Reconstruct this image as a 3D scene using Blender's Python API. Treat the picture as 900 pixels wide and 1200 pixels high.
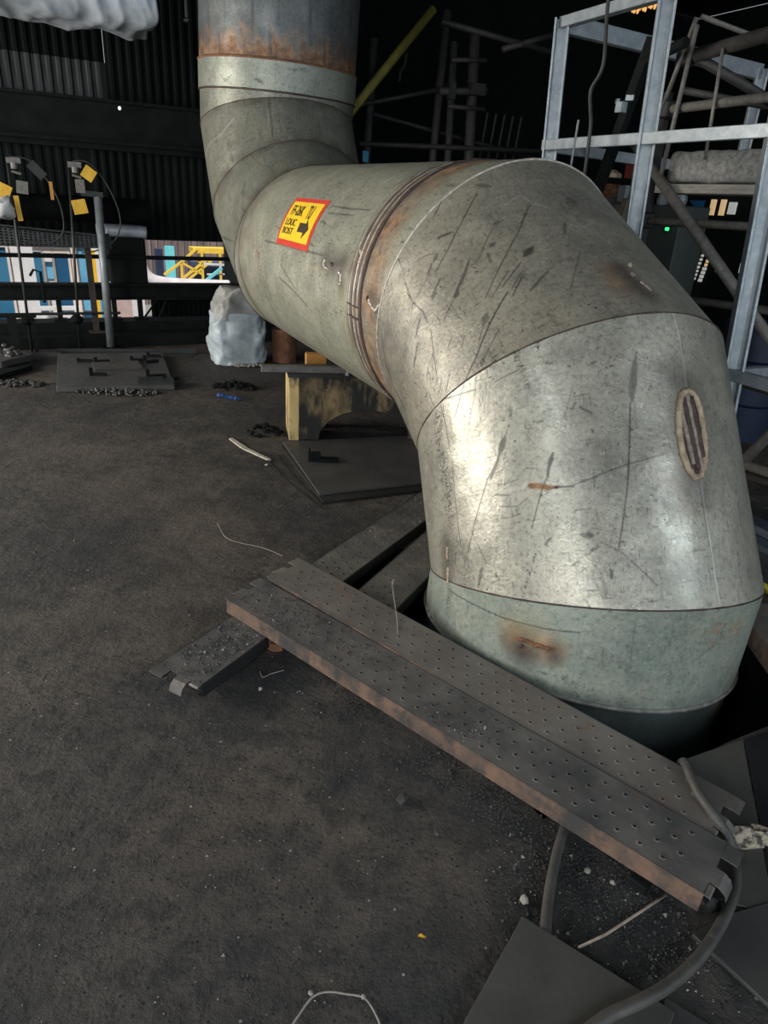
import bpy, bmesh, math, random, json
import numpy as np
from mathutils import Vector, Matrix, noise
random.seed(7); RNG = np.random.default_rng(7)
for o in list(bpy.data.objects): bpy.data.objects.remove(o, do_unlink=True)
SC = bpy.context.scene; COL = SC.collection
PI = math.pi

# ------------------------------------------------------------------ camera
CAM = Vector((0, 0, 1.6))
PITCH, ROLL, FPX = 0.42136, 0.06032, 806.9
F = Vector((0, math.cos(PITCH), -math.sin(PITCH)))
Rt = Vector((1, 0, 0)); Up = Vector((0, math.sin(PITCH), math.cos(PITCH)))
Rr = math.cos(ROLL) * Rt + math.sin(ROLL) * Up
Ur = -math.sin(ROLL) * Rt + math.cos(ROLL) * Up
cd = bpy.data.cameras.new('camera'); cam = bpy.data.objects.new('camera', cd); COL.objects.link(cam)
M4 = Matrix((Rr, Ur, -F)).transposed().to_4x4(); M4.translation = CAM
cam.matrix_world = M4
cd.sensor_fit = 'VERTICAL'; cd.sensor_height = 24.0; cd.lens = FPX / 1200 * 24.0
cd.clip_start = 0.05; cd.clip_end = 200
SC.camera = cam

# ------------------------------------------------------------------ world, lights, exposure
W = bpy.data.worlds.new('overcast'); SC.world = W; W.use_nodes = True
W.node_tree.nodes['Background'].inputs['Color'].default_value = (0.80, 0.90, 1.0, 1)
W.node_tree.nodes['Background'].inputs['Strength'].default_value = 0.45
def area(name, loc, aim, sx, sy, energy, col):
    l = bpy.data.lights.new(name, 'AREA'); l.shape = 'RECTANGLE'; l.size = sx; l.size_y = sy; l.energy = energy; l.color = col
    o = bpy.data.objects.new(name, l); COL.objects.link(o); o.location = loc
    o.rotation_euler = (Vector(aim) - Vector(loc)).to_track_quat('-Z', 'Y').to_euler(); return o
area('daylight_open_side', (-7.0, 3.2, 1.7), (0.4, 3.4, 0.8), 4.0, 2.4, 400, (1.0, 0.95, 0.86))
area('daylight_gateway', (-2.8, -5.0, 1.7), (0.7, 3.0, 0.7), 2.0, 2.6, 150, (0.98, 0.98, 0.96))
area('daylight_side_door', (2.8, -4.2, 1.9), (1.0, 2.8, 0.6), 0.7, 2.6, 60, (0.78, 0.91, 1.0))
area('skylight_strip_left', (-2.45, -2.85, 5.55), (0.4, 2.4, 1.0), .28, 2.6, 62, (0.80, 0.92, 1.0)).rotation_euler.rotate_axis('Z', math.radians(0))
area('skylight_strip_right', (8.0, -3.1, 5.5), (1.2, 2.2, .6), .5, 2.8, 110, (0.76, 0.90, 1.0))
sl_ = bpy.data.lights.new('sun', 'SUN'); sl_.energy = 4.0; sl_.angle = .05; sl_.color = (1.0, .95, .88)
so_ = bpy.data.objects.new('sun', sl_); COL.objects.link(so_); so_.location = (-8, -8, 12)
so_.rotation_euler = Vector((-.04, .60, -1)).to_track_quat('-Z', 'Y').to_euler()
SC.view_settings.view_transform = 'Standard'; SC.view_settings.look = 'None'
SC.view_settings.gamma = 1.0; SC.view_settings.use_curve_mapping = False
SC.view_settings.exposure = 0.55

# ------------------------------------------------------------------ building grid: a runs along the back wall, b runs along the pipe into the depth
E1 = Vector((0.8838, 0.4679, 0)); E2 = Vector((-0.4679, 0.8838, 0)); GZ = math.atan2(0.4679, 0.8838)
def G(a, b, z=0): return E1 * a + E2 * b + Vector((0, 0, z))

# ------------------------------------------------------------------ scene helpers
def link(o, parent=None):
    COL.objects.link(o)
    if parent is not None: o.parent = parent
    return o
def tag(o, label=None, cat=None, group=None, kind=None):
    if label: o['label'] = label
    if cat: o['category'] = cat
    if group: o['group'] = group
    if kind: o['kind'] = kind
    return o
def thing(name, label, cat, loc=(0, 0, 0), group=None):
    o = bpy.data.objects.new(name, None); o.empty_display_size = .1; COL.objects.link(o); o.location = loc
    return tag(o, label, cat, group)
class MB:
    def __init__(s): s.v = []; s.f = []
    def add(s, vs, fs):
        n = len(s.v); s.v += [tuple(v) for v in vs]; s.f += [tuple(i + n for i in f) for f in fs]; return s
    def box(s, c, size, rz=0, m=None):
        x, y, z = [k / 2 for k in size]; R = m if m is not None else Matrix.Rotation(rz, 3, 'Z'); c = Vector(c)
        vs = [c + R @ Vector((sx * x, sy * y, sz * z)) for sz in (-1, 1) for sy in (-1, 1) for sx in (-1, 1)]
        return s.add(vs, [(0, 2, 3, 1), (4, 5, 7, 6), (0, 1, 5, 4), (2, 6, 7, 3), (0, 4, 6, 2), (1, 3, 7, 5)])
    def extrude(s, prof, p0, p1, side=None, caps=True):
        p0, p1 = Vector(p0), Vector(p1); d = (p1 - p0).normalized()
        r = Vector(side) if side is not None else (Vector((0, 0, 1)) if abs(d.z) < .9 else E1)
        x = d.cross(r)
        if x.length < 1e-4: r = E2; x = d.cross(r)
        x.normalize(); y = x.cross(d); n = len(prof)
        vs = [p + x * q[0] + y * q[1] for p in (p0, p1) for q in prof]
        fs = [(i, (i + 1) % n, n + (i + 1) % n, n + i) for i in range(n)]
        if caps: fs += [tuple(range(n))[::-1], tuple(range(n, 2 * n))]
        return s.add(vs, fs)
    def bar(s, p0, p1, w, h, side=None): return s.extrude([(-w/2, -h/2), (w/2, -h/2), (w/2, h/2), (-w/2, h/2)], p0, p1, side)
    def ibeam(s, p0, p1, w, h, t, side=None):
        a, b, k = w/2, h/2, t/2
        return s.extrude([(-a,-b),(a,-b),(a,-b+t),(k,-b+t),(k,b-t),(a,b-t),(a,b),(-a,b),(-a,b-t),(-k,b-t),(-k,-b+t),(-a,-b+t)], p0, p1, side)
    def angle(s, p0, p1, w, t, side=None): return s.extrude([(0,0),(w,0),(w,t),(t,t),(t,w),(0,w)], p0, p1, side)
    def tube(s, pts, r, n=10, closed=False, caps=True):
        pts = [Vector(p) for p in pts]; m = len(pts); rs = r if isinstance(r, (list, tuple)) else [r] * m
        prev = None; vs = []
        for i, p in enumerate(pts):
            a = pts[(i - 1) % m] if (closed or i > 0) else p; b = pts[(i + 1) % m] if (closed or i < m - 1) else p
            t = (b - a).normalized()
            if prev is None:
                u = t.orthogonal().normalized()
            else:
                u = (prev - t * prev.dot(t)).normalized()
            prev = u; w = t.cross(u)
            vs += [p + (u * math.cos(2*PI*k/n) + w * math.sin(2*PI*k/n)) * rs[i] for k in range(n)]
        fs = []
        for i in range(m if closed else m - 1):
            j = (i + 1) % m
            fs += [(i*n + k, i*n + (k+1) % n, j*n + (k+1) % n, j*n + k) for k in range(n)]
        if caps and not closed: fs += [tuple(range(n))[::-1], tuple((m-1)*n + k for k in range(n))]
        return s.add(vs, fs)
    def prism(s, poly, z0, z1):
        n = len(poly); vs = [(p[0], p[1], z0) for p in poly] + [(p[0], p[1], z1) for p in poly]
        return s.add(vs, [tuple(range(n))[::-1], tuple(range(n, 2*n))] + [(i, (i+1) % n, n + (i+1) % n, n + i) for i in range(n)])
    def lathe(s, c, prof, n=24, axis=None):
        c = Vector(c); R = axis if axis is not None else Matrix.Identity(3); m = len(prof)
        vs = [c + R @ Vector((r*math.cos(2*PI*k/n), r*math.sin(2*PI*k/n), z)) for r, z in prof for k in range(n)]
        fs = [(i*n + k, i*n + (k+1) % n, (i+1)*n + (k+1) % n, (i+1)*n + k) for i in range(m-1) for k in range(n)]
        fs += [tuple(range(n))[::-1], tuple((m-1)*n + k for k in range(n))]
        return s.add(vs, fs)
    def rock(s, c, r, seed=0, flat=.7, sub=1, rough=.35):
        bm = bmesh.new(); bmesh.ops.create_icosphere(bm, subdivisions=sub, radius=1)
        c = Vector(c); vs = []
        r3 = r if isinstance(r, (tuple, list)) else (r, r, r * flat)
        for v in bm.verts:
            k = 1 + rough * noise.noise(v.co * 1.6 + Vector((seed * 7.13, seed * 3.7, 0)))*1.6
            vs.append(c + Vector((v.co.x * r3[0], v.co.y * r3[1], v.co.z * r3[2])) * k)
        fs = [tuple(v.index for v in f.verts) for f in bm.faces]; bm.free(); return s.add(vs, fs)
    def build(s, name, mat, parent=None, smooth=False, bevel=0, local=True, auto=None):
        me = bpy.data.meshes.new(name)
        off = Vector(parent_loc(parent)) if (parent is not None and local) else Vector((0, 0, 0))
        me.from_pydata([tuple(Vector(v) - off) for v in s.v], [], s.f); me.validate(); me.update()
        if bevel or True:
            bm = bmesh.new(); bm.from_mesh(me)
            bmesh.ops.recalc_face_normals(bm, faces=bm.faces)
            if bevel:
                es = [e for e in bm.edges if len(e.link_faces) == 2 and e.calc_face_angle(0) > .5]
                bmesh.ops.bevel(bm, geom=es, offset=bevel, segments=1, affect='EDGES', clamp_overlap=True)
            bm.to_mesh(me); bm.free()
        me.materials.append(mat)
        if smooth:
            me.polygons.foreach_set('use_smooth', [True] * len(me.polygons))
            if auto: 
                try: me.set_sharp_from_angle(angle=auto)
                except Exception: pass
        return link(bpy.data.objects.new(name, me), parent)
def parent_loc(p):
    l = Vector((0, 0, 0))
    while p is not None: l = l + p.location; p = p.parent
    return l
def rx(name, mb, mat, label, cat, group=None, **k):
    """a thing that is one mesh"""
    return tag(mb.build(name, mat, **k), label, cat, group)
def struct(name, mb, mat, parent=None, **k):
    o = mb.build(name, mat, parent, **k); o['kind'] = 'structure'; return o

# ------------------------------------------------------------------ materials
def nt(name):
    m = bpy.data.materials.new(name); m.use_nodes = True; t = m.node_tree; return m, t, t.nodes['Principled BSDF']
def N(t, typ, **k):
    n = t.nodes.new(typ)
    for a, b in k.items():
        if a.startswith('i_'): n.inputs[int(a[2:])].default_value = b
        else: setattr(n, a, b)
    return n
def ramp(t, src, p0, p1, c0=(0,0,0,1), c1=(1,1,1,1)):
    n = N(t, 'ShaderNodeValToRGB'); e = n.color_ramp.elements
    e[0].position, e[1].position, e[0].color, e[1].color = p0, p1, c0, c1
    t.links.new(src, n.inputs[0]); return n.outputs[0]
def noi(t, vec, scale, detail=6, rough=.6):
    n = N(t, 'ShaderNodeTexNoise'); n.inputs['Scale'].default_value = scale; n.inputs['Detail'].default_value = detail; n.inputs['Roughness'].default_value = rough
    t.links.new(vec, n.inputs['Vector']); return n.outputs['Fac']
def mixc(t, fac, a, b, typ='MIX'):
    n = N(t, 'ShaderNodeMix', data_type='RGBA', blend_type=typ)
    for s, v in ((n.inputs['Factor'], fac), (n.inputs[6], a), (n.inputs[7], b)):
        if hasattr(v, 'is_output'): t.links.new(v, s)
        elif isinstance(v, (int, float)): s.default_value = v
        else: s.default_value = (*v, 1) if len(v) == 3 else v
    return n.outputs[2]
def mth(t, op, a, b=0.0):
    n = N(t, 'ShaderNodeMath', operation=op)
    for s, v in ((n.inputs[0], a), (n.inputs[1], b)):
        if hasattr(v, 'is_output'): t.links.new(v, s)
        else: s.default_value = v
    return n.outputs[0]
def bump(t, b, h, strength=.3, dist=.01):
    n = N(t, 'ShaderNodeBump'); n.inputs['Strength'].default_value = strength; n.inputs['Distance'].default_value = dist
    t.links.new(h, n.inputs['Height']); t.links.new(n.outputs[0], b.inputs['Normal'])
def mat(name, c1, c2=None, rough=.6, metal=0, scale=8, spot=None, spot_amt=.6, spot_scale=5, bmp=.2, stretch=None, lo=.35, hi=.65, spec=.5):
    """two-tone noise surface with optional spots of a third colour (rust, dirt, paint chips)"""
    m, t, b = nt(name)
    g = N(t, 'ShaderNodeNewGeometry').outputs['Position']
    if stretch:
        mp = N(t, 'ShaderNodeMapping'); mp.inputs['Scale'].default_value = stretch; t.links.new(g, mp.inputs[0]); g = mp.outputs[0]
    c2 = c2 or tuple(k * .7 for k in c1)
    n1 = noi(t, g, scale); col = mixc(t, ramp(t, n1, lo, hi), c1, c2)
    if spot:
        n2 = noi(t, g, spot_scale, 8, .7); col = mixc(t, ramp(t, n2, 1 - spot_amt, 1 - spot_amt + .12), col, spot)
    t.links.new(col, b.inputs['Base Color']); b.inputs['Metallic'].default_value = metal; b.inputs['Specular IOR Level'].default_value = spec
    n3 = noi(t, g, scale * 4, 4)
    t.links.new(ramp(t, n3, .2, .8, (max(0, rough - .12),)*3 + (1,), (min(1, rough + .12),)*3 + (1,)), b.inputs['Roughness'])
    if bmp: bump(t, b, noi(t, g, scale * 6, 6), bmp, .004)
    return m
def emis(name, c, s):
    m, t, b = nt(name); b.inputs['Base Color'].default_value = (*c, 1); b.inputs['Emission Color'].default_value = (*c, 1); b.inputs['Emission Strength'].default_value = s; return m

DARK = (0.010, 0.013, 0.0135)
M = dict(
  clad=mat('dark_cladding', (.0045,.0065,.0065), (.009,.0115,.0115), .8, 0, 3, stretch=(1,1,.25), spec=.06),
  cladlit=mat('lit_cladding', (.045,.05,.05), (.012,.015,.015), .5, .3, 4, stretch=(1,1,.3)),  # paler copy of the cladding: daylight on the wall strip put into its colour
  soot_shade=mat('sooty_steel', (.005,.0068,.0068), (.010,.012,.012), .8, 0, 6, spec=.10),
  black=mat('black_rubber', (.014,.015,.015), (.022,.022,.021), .55, 0, 20),
  darkst=mat('dark_steel', (.035,.036,.036), (.02,.022,.022), .5, .4, 9, spot=(.06,.04,.03), spot_amt=.42),
  galv=mat('galvanised_steel', (.33,.36,.38), (.22,.255,.275), .42, .35, 14, spot=(.42,.45,.46), spot_amt=.4, spot_scale=30),
  galvd=mat('dull_galvanised', (.24,.26,.27), (.16,.18,.19), .5, .4, 12),
  tube=mat('weathered_scaffold_tube', (.20,.19,.17), (.12,.115,.105), .6, .25, 25, spot=(.10,.07,.05), spot_amt=.45, spot_scale=40),
  tubed=mat('dark_scaffold_tube', (.055,.052,.048), (.03,.03,.03), .6, .2, 20, spot=(.09,.06,.045), spot_amt=.42, spot_scale=9),
  rag=mat('wool_wrap', (.34,.33,.30), (.17,.165,.15), .95, 0, 35, bmp=.9),
  ply=mat('old_timber', (.36,.34,.29), (.22,.21,.18), .85, 0, 10, stretch=(1,1,6)),
  sack=mat('white_sack', (.46,.52,.55), (.30,.35,.38), .5, 0, 16, bmp=.5),
  sackt=mat('grey_sack', (.36,.36,.34), (.25,.25,.24), .6, 0, 9, bmp=.5),
  foil=mat('foil', (.55,.60,.66), (.30,.35,.40), .38, .25, 5, bmp=.5),
  yel=mat('yellow_tag', (.75,.45,.03), (.62,.36,.02), .5, 0, 14),
  yeld=mat('dull_yellow', (.20,.18,.03), (.13,.12,.025), .6, 0, 8),
  sad=mat('chipped_yellow_paint', (.62,.46,.20), (.44,.31,.13), .7, 0, 9, spot=(.03,.028,.025), spot_amt=.50, spot_scale=7, stretch=(1,1,.45)),
  sadf=mat('sooty_yellow_paint', (.30,.21,.10), (.10,.075,.04), .75, 0, 9, spot=(.014,.014,.014), spot_amt=.60, spot_scale=5, stretch=(1,1,.35)),
  orange=mat('orange_paint', (.50,.24,.05), (.36,.17,.04), .6, 0, 8),
  rust=mat('rust', (.20,.085,.04), (.10,.05,.03), .85, .1, 18, spot=(.30,.14,.07), spot_amt=.45, spot_scale=22, bmp=.5),
  rustside=mat('rusty_plank_side', (.185,.112,.076), (.085,.062,.05), .8, .15, 12, spot=(.045,.041,.039), spot_amt=.54, spot_scale=7, bmp=.4),
  deck=mat('plank_deck', (.225,.195,.172), (.135,.12,.11), .40, .3, 5, spot=(.20,.135,.10), spot_amt=.42, spot_scale=11, bmp=.35),
  deckd=mat('plank_deck_sooty', (.175,.162,.15), (.080,.079,.079), .40, .3, 7, spot=(.14,.11,.09), spot_amt=.44, spot_scale=13, bmp=.4),
  plate=mat('floor_plate_steel', (.088,.085,.082), (.058,.058,.057), .5, .35, 5, spot=(.085,.078,.07), spot_amt=.4, spot_scale=14, bmp=.3),
  platel=mat('floor_plate_olive', (.088,.084,.074), (.060,.059,.054), .55, .25, 6, spot=(.035,.035,.034), spot_amt=.40, spot_scale=4, bmp=.3),
  plated=mat('floor_plate_dark', (.020,.021,.024), (.013,.015,.017), .5, .3, 6, bmp=.3),
  hose=mat('black_hose', (.066,.060,.053), (.036,.034,.032), .6, 0, 20, spot=(.13,.115,.095), spot_amt=.40, spot_scale=30),
  wood=mat('pale_wood', (.42,.34,.27), (.25,.20,.16), .8, 0, 30),
  chip=mat('pale_chip', (.48,.44,.38), (.3,.27,.23), .8, 0, 30),
  grit=mat('grit', (.045,.044,.042), (.02,.021,.021), .8, 0, 60),
  gritl=mat('pale_grit', (.28,.26,.23), (.16,.15,.135), .8, 0, 60),
  rope=mat('string', (.30,.27,.24), (.2,.18,.16), .9, 0, 60),
  blue=mat('blue_plastic', (.03,.08,.24), (.02,.045,.14), .45, 0, 9),
  blued=mat('dark_blue_paint', (.004,.018,.05), (.003,.012,.034), .5, 0, 6),
  cyan=mat('cyan_cloth', (.08,.36,.55), (.06,.3,.45), .6, 0, 9),
  red=mat('red_paint', (.28,.055,.035), (.20,.04,.03), .6, 0, 9),
  white=mat('white_paint', (.62,.61,.62), (.52,.51,.52), .6, 0, 4),
  lag=mat('pale_pipe_lagging', (.56,.53,.55), (.42,.40,.42), .6, 0, 6, bmp=.4),
  beadg=mat('dirty_weld_bead', (.24,.24,.21), (.12,.115,.10), .6, .3, 30, bmp=.5),
  slag=mat('weld_slag', (.36,.29,.24), (.16,.12,.10), .6, .2, 60, bmp=.6),
  bead=mat('weld_bead', (.60,.54,.48), (.34,.28,.24), .5, .4, 50, bmp=.5),
  beadd=mat('dark_weld_bead', (.075,.048,.038), (.035,.026,.022), .7, .2, 40, bmp=.5),
  beadt=mat('tan_weld_bead', (.46,.36,.25), (.25,.19,.13), .6, .2, 40, bmp=.8),
  greymach=mat('machine_grey_green', (.055,.068,.064), (.04,.05,.048), .5, .1, 3),
  slate=mat('blue_grey_steel', (.075,.095,.12), (.045,.06,.078), .45, .3, 8),
)

# ------------------------------------------------------------------ ground, pit and shell of the building
def floor_material():
    m, t, b = nt('dusty_floor'); g = N(t, 'ShaderNodeNewGeometry').outputs['Position']
    big = noi(t, g, .75, 5, .62); mid = noi(t, g, 3.4, 9, .74); clod = noi(t, g, 13, 7, .72); fine = noi(t, g, 55, 5, .7); grain = noi(t, g, 190, 3, .6)
    at = N(t, 'ShaderNodeAttribute', attribute_name='soot_shade'); sc = N(t, 'ShaderNodeSeparateColor'); t.links.new(at.outputs[0], sc.inputs[0])
    brown = mixc(t, ramp(t, mid, .38, .62), (.050,.043,.037), (.112,.092,.074))
    grey = mixc(t, ramp(t, mid, .38, .62), (.030,.030,.030), (.070,.064,.058))
    col = mixc(t, ramp(t, big, .42, .60), brown, grey)
    col = mixc(t, mth(t, 'MULTIPLY', ramp(t, clod, .49, .62), .72), col, (.018,.0185,.019))
    col = mixc(t, mth(t, 'MULTIPLY', ramp(t, fine, .52, .66), .5), col, (.020,.020,.020))
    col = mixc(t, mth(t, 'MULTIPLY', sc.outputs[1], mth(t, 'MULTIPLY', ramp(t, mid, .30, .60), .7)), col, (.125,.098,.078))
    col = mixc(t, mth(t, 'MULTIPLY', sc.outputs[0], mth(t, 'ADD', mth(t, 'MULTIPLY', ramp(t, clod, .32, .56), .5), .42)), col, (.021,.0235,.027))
    col = mixc(t, mth(t, 'MULTIPLY', ramp(t, grain, .60, .74), .40), col, (.15,.135,.115))
    for scl, r_, th, c in ((46, .16, .955, (.30,.28,.25)), (75, .3, .84, (.016,.016,.016))):
        v = N(t, 'ShaderNodeTexVoronoi', feature='F1'); v.inputs['Scale'].default_value = scl; t.links.new(g, v.inputs['Vector'])
        pick = N(t, 'ShaderNodeSeparateColor'); t.links.new(v.outputs['Color'], pick.inputs[0])
        col = mixc(t, mth(t, 'MULTIPLY', mth(t, 'LESS_THAN', v.outputs['Distance'], r_), mth(t, 'GREATER_THAN', pick.outputs[0], th)), col, c)
    t.links.new(col, b.inputs['Base Color']); b.inputs['Specular IOR Level'].default_value = .3
    t.links.new(ramp(t, mid, .3, .7, (.66,)*3 + (1,), (.9,)*3 + (1,)), b.inputs['Roughness'])
    h = mth(t, 'ADD', mth(t, 'MULTIPLY', clod, 1.6), mth(t, 'ADD', mth(t, 'MULTIPLY', fine, .45), mth(t, 'MULTIPLY', grain, .12)))
    bump(t, b, h, .55, .022); return m
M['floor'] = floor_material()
PA0, PA1, PB0, PB1 = 1.14, 2.80, 1.06, 2.72                       # the pit round the pipe's foot, in grid coordinates
def lines(lo, hi, pts, fine0, fine1, fs, cs):
    l = list(np.arange(lo, fine0, cs)) + list(np.arange(fine0, fine1, fs)) + list(np.arange(fine1, hi + cs, cs))
    l = [x for x in l if all(abs(x - p) > fs * .5 for p in pts)] + list(pts); return sorted(l)
LA = lines(-6, 14, (PA0, PA1), -1.6, 3.2, .035, .3); LB = lines(-4, 13.2, (PB0, PB1), -.2, 5.0, .035, .3)
mb = MB(); idx = {}
def fz(p): return .0035 * noise.noise(p * 3.1) + .0030 * noise.noise(p * 11) - .003
for j, b in enumerate(LB):
    for i, a in enumerate(LA):
        p = G(a, b); idx[i, j] = len(mb.v); mb.v.append((p.x, p.y, fz(p) if b < 6 else -.003))
for j in range(len(LB) - 1):
    for i in range(len(LA) - 1):
        if LA[i] >= PA0 - 1e-6 and LA[i+1] <= PA1 + 1e-6 and LB[j] >= PB0 - 1e-6 and LB[j+1] <= PB1 + 1e-6: continue
        if LB[j] > 9.25 and LA[i] < 3.2: continue
        mb.f.append((idx[i, j], idx[i+1, j], idx[i+1, j+1], idx[i, j+1]))
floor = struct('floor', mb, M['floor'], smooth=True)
# red channel: sooty patches plus painted plank and pipe shade; green: pale brown dust
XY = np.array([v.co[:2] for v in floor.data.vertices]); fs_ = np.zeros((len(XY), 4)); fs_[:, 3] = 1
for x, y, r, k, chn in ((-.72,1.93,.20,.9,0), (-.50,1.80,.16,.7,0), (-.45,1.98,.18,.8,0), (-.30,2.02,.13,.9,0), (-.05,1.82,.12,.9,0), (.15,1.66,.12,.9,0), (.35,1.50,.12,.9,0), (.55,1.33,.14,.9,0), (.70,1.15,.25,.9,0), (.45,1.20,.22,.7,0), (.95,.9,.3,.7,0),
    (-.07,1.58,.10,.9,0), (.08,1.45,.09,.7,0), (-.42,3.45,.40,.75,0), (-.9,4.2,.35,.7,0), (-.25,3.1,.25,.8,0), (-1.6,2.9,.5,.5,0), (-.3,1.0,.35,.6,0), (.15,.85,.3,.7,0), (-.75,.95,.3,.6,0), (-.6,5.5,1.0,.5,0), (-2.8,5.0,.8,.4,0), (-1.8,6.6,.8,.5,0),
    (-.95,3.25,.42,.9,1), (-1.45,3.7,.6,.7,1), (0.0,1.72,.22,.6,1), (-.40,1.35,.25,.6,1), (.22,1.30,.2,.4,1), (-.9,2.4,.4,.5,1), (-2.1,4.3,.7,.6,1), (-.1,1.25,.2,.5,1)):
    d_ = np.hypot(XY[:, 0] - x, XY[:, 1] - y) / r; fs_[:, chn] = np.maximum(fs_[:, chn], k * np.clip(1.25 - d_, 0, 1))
at_ = floor.data.color_attributes.new('soot_shade', 'FLOAT_COLOR', 'POINT'); at_.data.foreach_set('color', fs_.reshape(-1).astype(np.float32))
pit = MB()
pc = [G(PA0, PB0), G(PA1, PB0), G(PA1, PB1), G(PA0, PB1)]
for i in range(4):
    p, q = pc[i], pc[(i+1) % 4]
    pit.add([(p.x, p.y, -.002), (q.x, q.y, -.002), (q.x, q.y, -1.3), (p.x, p.y, -1.3)], [(0, 1, 2, 3)])
pit.add([(p.x, p.y, -1.3) for p in pc], [(0, 1, 2, 3)])
struct('trim_pit', pit, M['soot_shade'])

# corrugated back wall (two courses with a girder between), end walls and roof
def corrugated(a0, a1, b, z0, z1, pitch=.095, dep=.022):
    mb = MB(); n = int((a1 - a0) / pitch); vs = []; prof = []
    for k in range(n):
        x = a0 + k * pitch; prof += [(x, 0), (x + pitch*.3, 0), (x + pitch*.5, -dep), (x + pitch*.8, -dep)]
    prof.append((a1, 0))
    for x, d in prof: vs += [G(x, b + d, z0), G(x, b + d, z1)]
    return mb.add(vs, [(2*i, 2*i + 2, 2*i + 3, 2*i + 1) for i in range(len(prof) - 1)])
wall = thing('wall_back', None, None, G(0, 9)); wall['kind'] = 'structure'
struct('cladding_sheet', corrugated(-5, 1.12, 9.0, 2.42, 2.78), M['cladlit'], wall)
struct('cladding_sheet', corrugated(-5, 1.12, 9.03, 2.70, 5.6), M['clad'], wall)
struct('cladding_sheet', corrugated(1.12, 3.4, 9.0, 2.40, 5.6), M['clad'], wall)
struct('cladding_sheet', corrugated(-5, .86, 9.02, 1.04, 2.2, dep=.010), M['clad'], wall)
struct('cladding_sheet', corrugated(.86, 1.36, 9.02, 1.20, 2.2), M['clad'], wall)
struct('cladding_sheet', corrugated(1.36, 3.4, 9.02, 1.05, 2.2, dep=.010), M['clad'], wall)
struct('girder', MB().ibeam(G(-5, 8.86, 2.22), G(3.4, 8.86, 2.22), .2, .42, .03), M['soot_shade'], wall)
struct('sheeting_rail', MB().bar(G(-5, 8.9, 1.99), G(3.4, 8.9, 1.99), .09, .07), M['soot_shade'], wall)
struct('low_panel', corrugated(1.40, 3.4, 9.05, .02, .46, .06, .012), M['clad'], wall)
struct('column', MB().ibeam(G(-1.2, 8.9, 0), G(-1.2, 8.9, 5.6), .25, .3, .02, E1), M['soot_shade'], wall)
struct('column', MB().ibeam(G(3.3, 8.95, 0), G(3.3, 8.95, 5.6), .25, .3, .02, E1), M['soot_shade'], wall)
struct('wall_left', MB().box(G(-5.1, 7.2, 2.8), (.1, 4.0, 5.6), GZ), M['soot_shade'])
struct('wall_inner', MB().box(G(3.42, 11.1, 2.8), (.1, 4.1, 5.6), GZ), M['soot_shade'])
struct('wall_far', MB().box(G(8.7, 13.2, 2.8), (10.6, .1, 5.6), GZ), M['soot_shade'])
struct('wall_right', MB().box(G(14.0, 5.2, 2.8), (.1, 16, 5.6), GZ), M['soot_shade'])
struct('ceiling', MB().box(G(4.4, 2.2, 5.68), (19.2, 13.8, .12), GZ).box(G(8.7, 11.2, 5.68), (10.6, 4.2, .12), GZ), M['soot_shade'])
mb = MB()
struct('trim_outside_ground', MB().box(G(-1, 17.4, -1.1), (34, 15.6, .1), GZ), mat('outside_ground', (.20,.20,.20), (.15,.15,.15), .8))

# ------------------------------------------------------------------ the big mitred pipe
PP = [Vector(p) for p in ((.879,2.61,.209), (.763,2.967,.813), (.514,3.514,1.154), (-.681,5.774,1.198), (-.947,6.289,1.546), (-1.09,6.581,2.132))]
PD = [Vector(d).normalized() for d in ((.073,.0919,.9931), (-.1626,.502,.8494), (-.3603,.7918,.4933), (-.4676,.8838,.017), (-.3932,.762,.5145), (-.2135,.436,.8742), (.0387,-.0356,.9986))]
RN, RF, LS = .657, .626, (PP[3] - PP[2]).length
REF = [0, 0, 1, 2, 3, 4, 5]
S0 = Vector((-.884, -.468, 0)).normalized()
def frame(i):
    d = PD[i]; s = (S0 - d * S0.dot(d)).normalized(); return s, d.cross(s)
def radius(i, t=0):
    return RN if i < 3 else (RN + (RF - RN) * min(1, max(0, t / LS)) if i == 3 else RF)
def on_pipe(i, th, t, off=0):
    s, w = frame(i); return PP[REF[i]] + PD[i] * t + (s * math.cos(th) + w * math.sin(th)) * (radius(i, t) + off)
def nrm(i, th):
    s, w = frame(i); return s * math.cos(th) + w * math.sin(th)
def joint(k):   # mitre plane between segments k and k+1, through PP[k]
    return (PP[k], (PD[k] + PD[k+1]).normalized())
def bound(i, th, e, off=0):
    if isinstance(e, (int, float)): return e
    P, n = e; t = 0.0
    for _ in range(3): t -= (on_pipe(i, th, t, off) - P).dot(n) / PD[i].dot(n)
    return t
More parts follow.
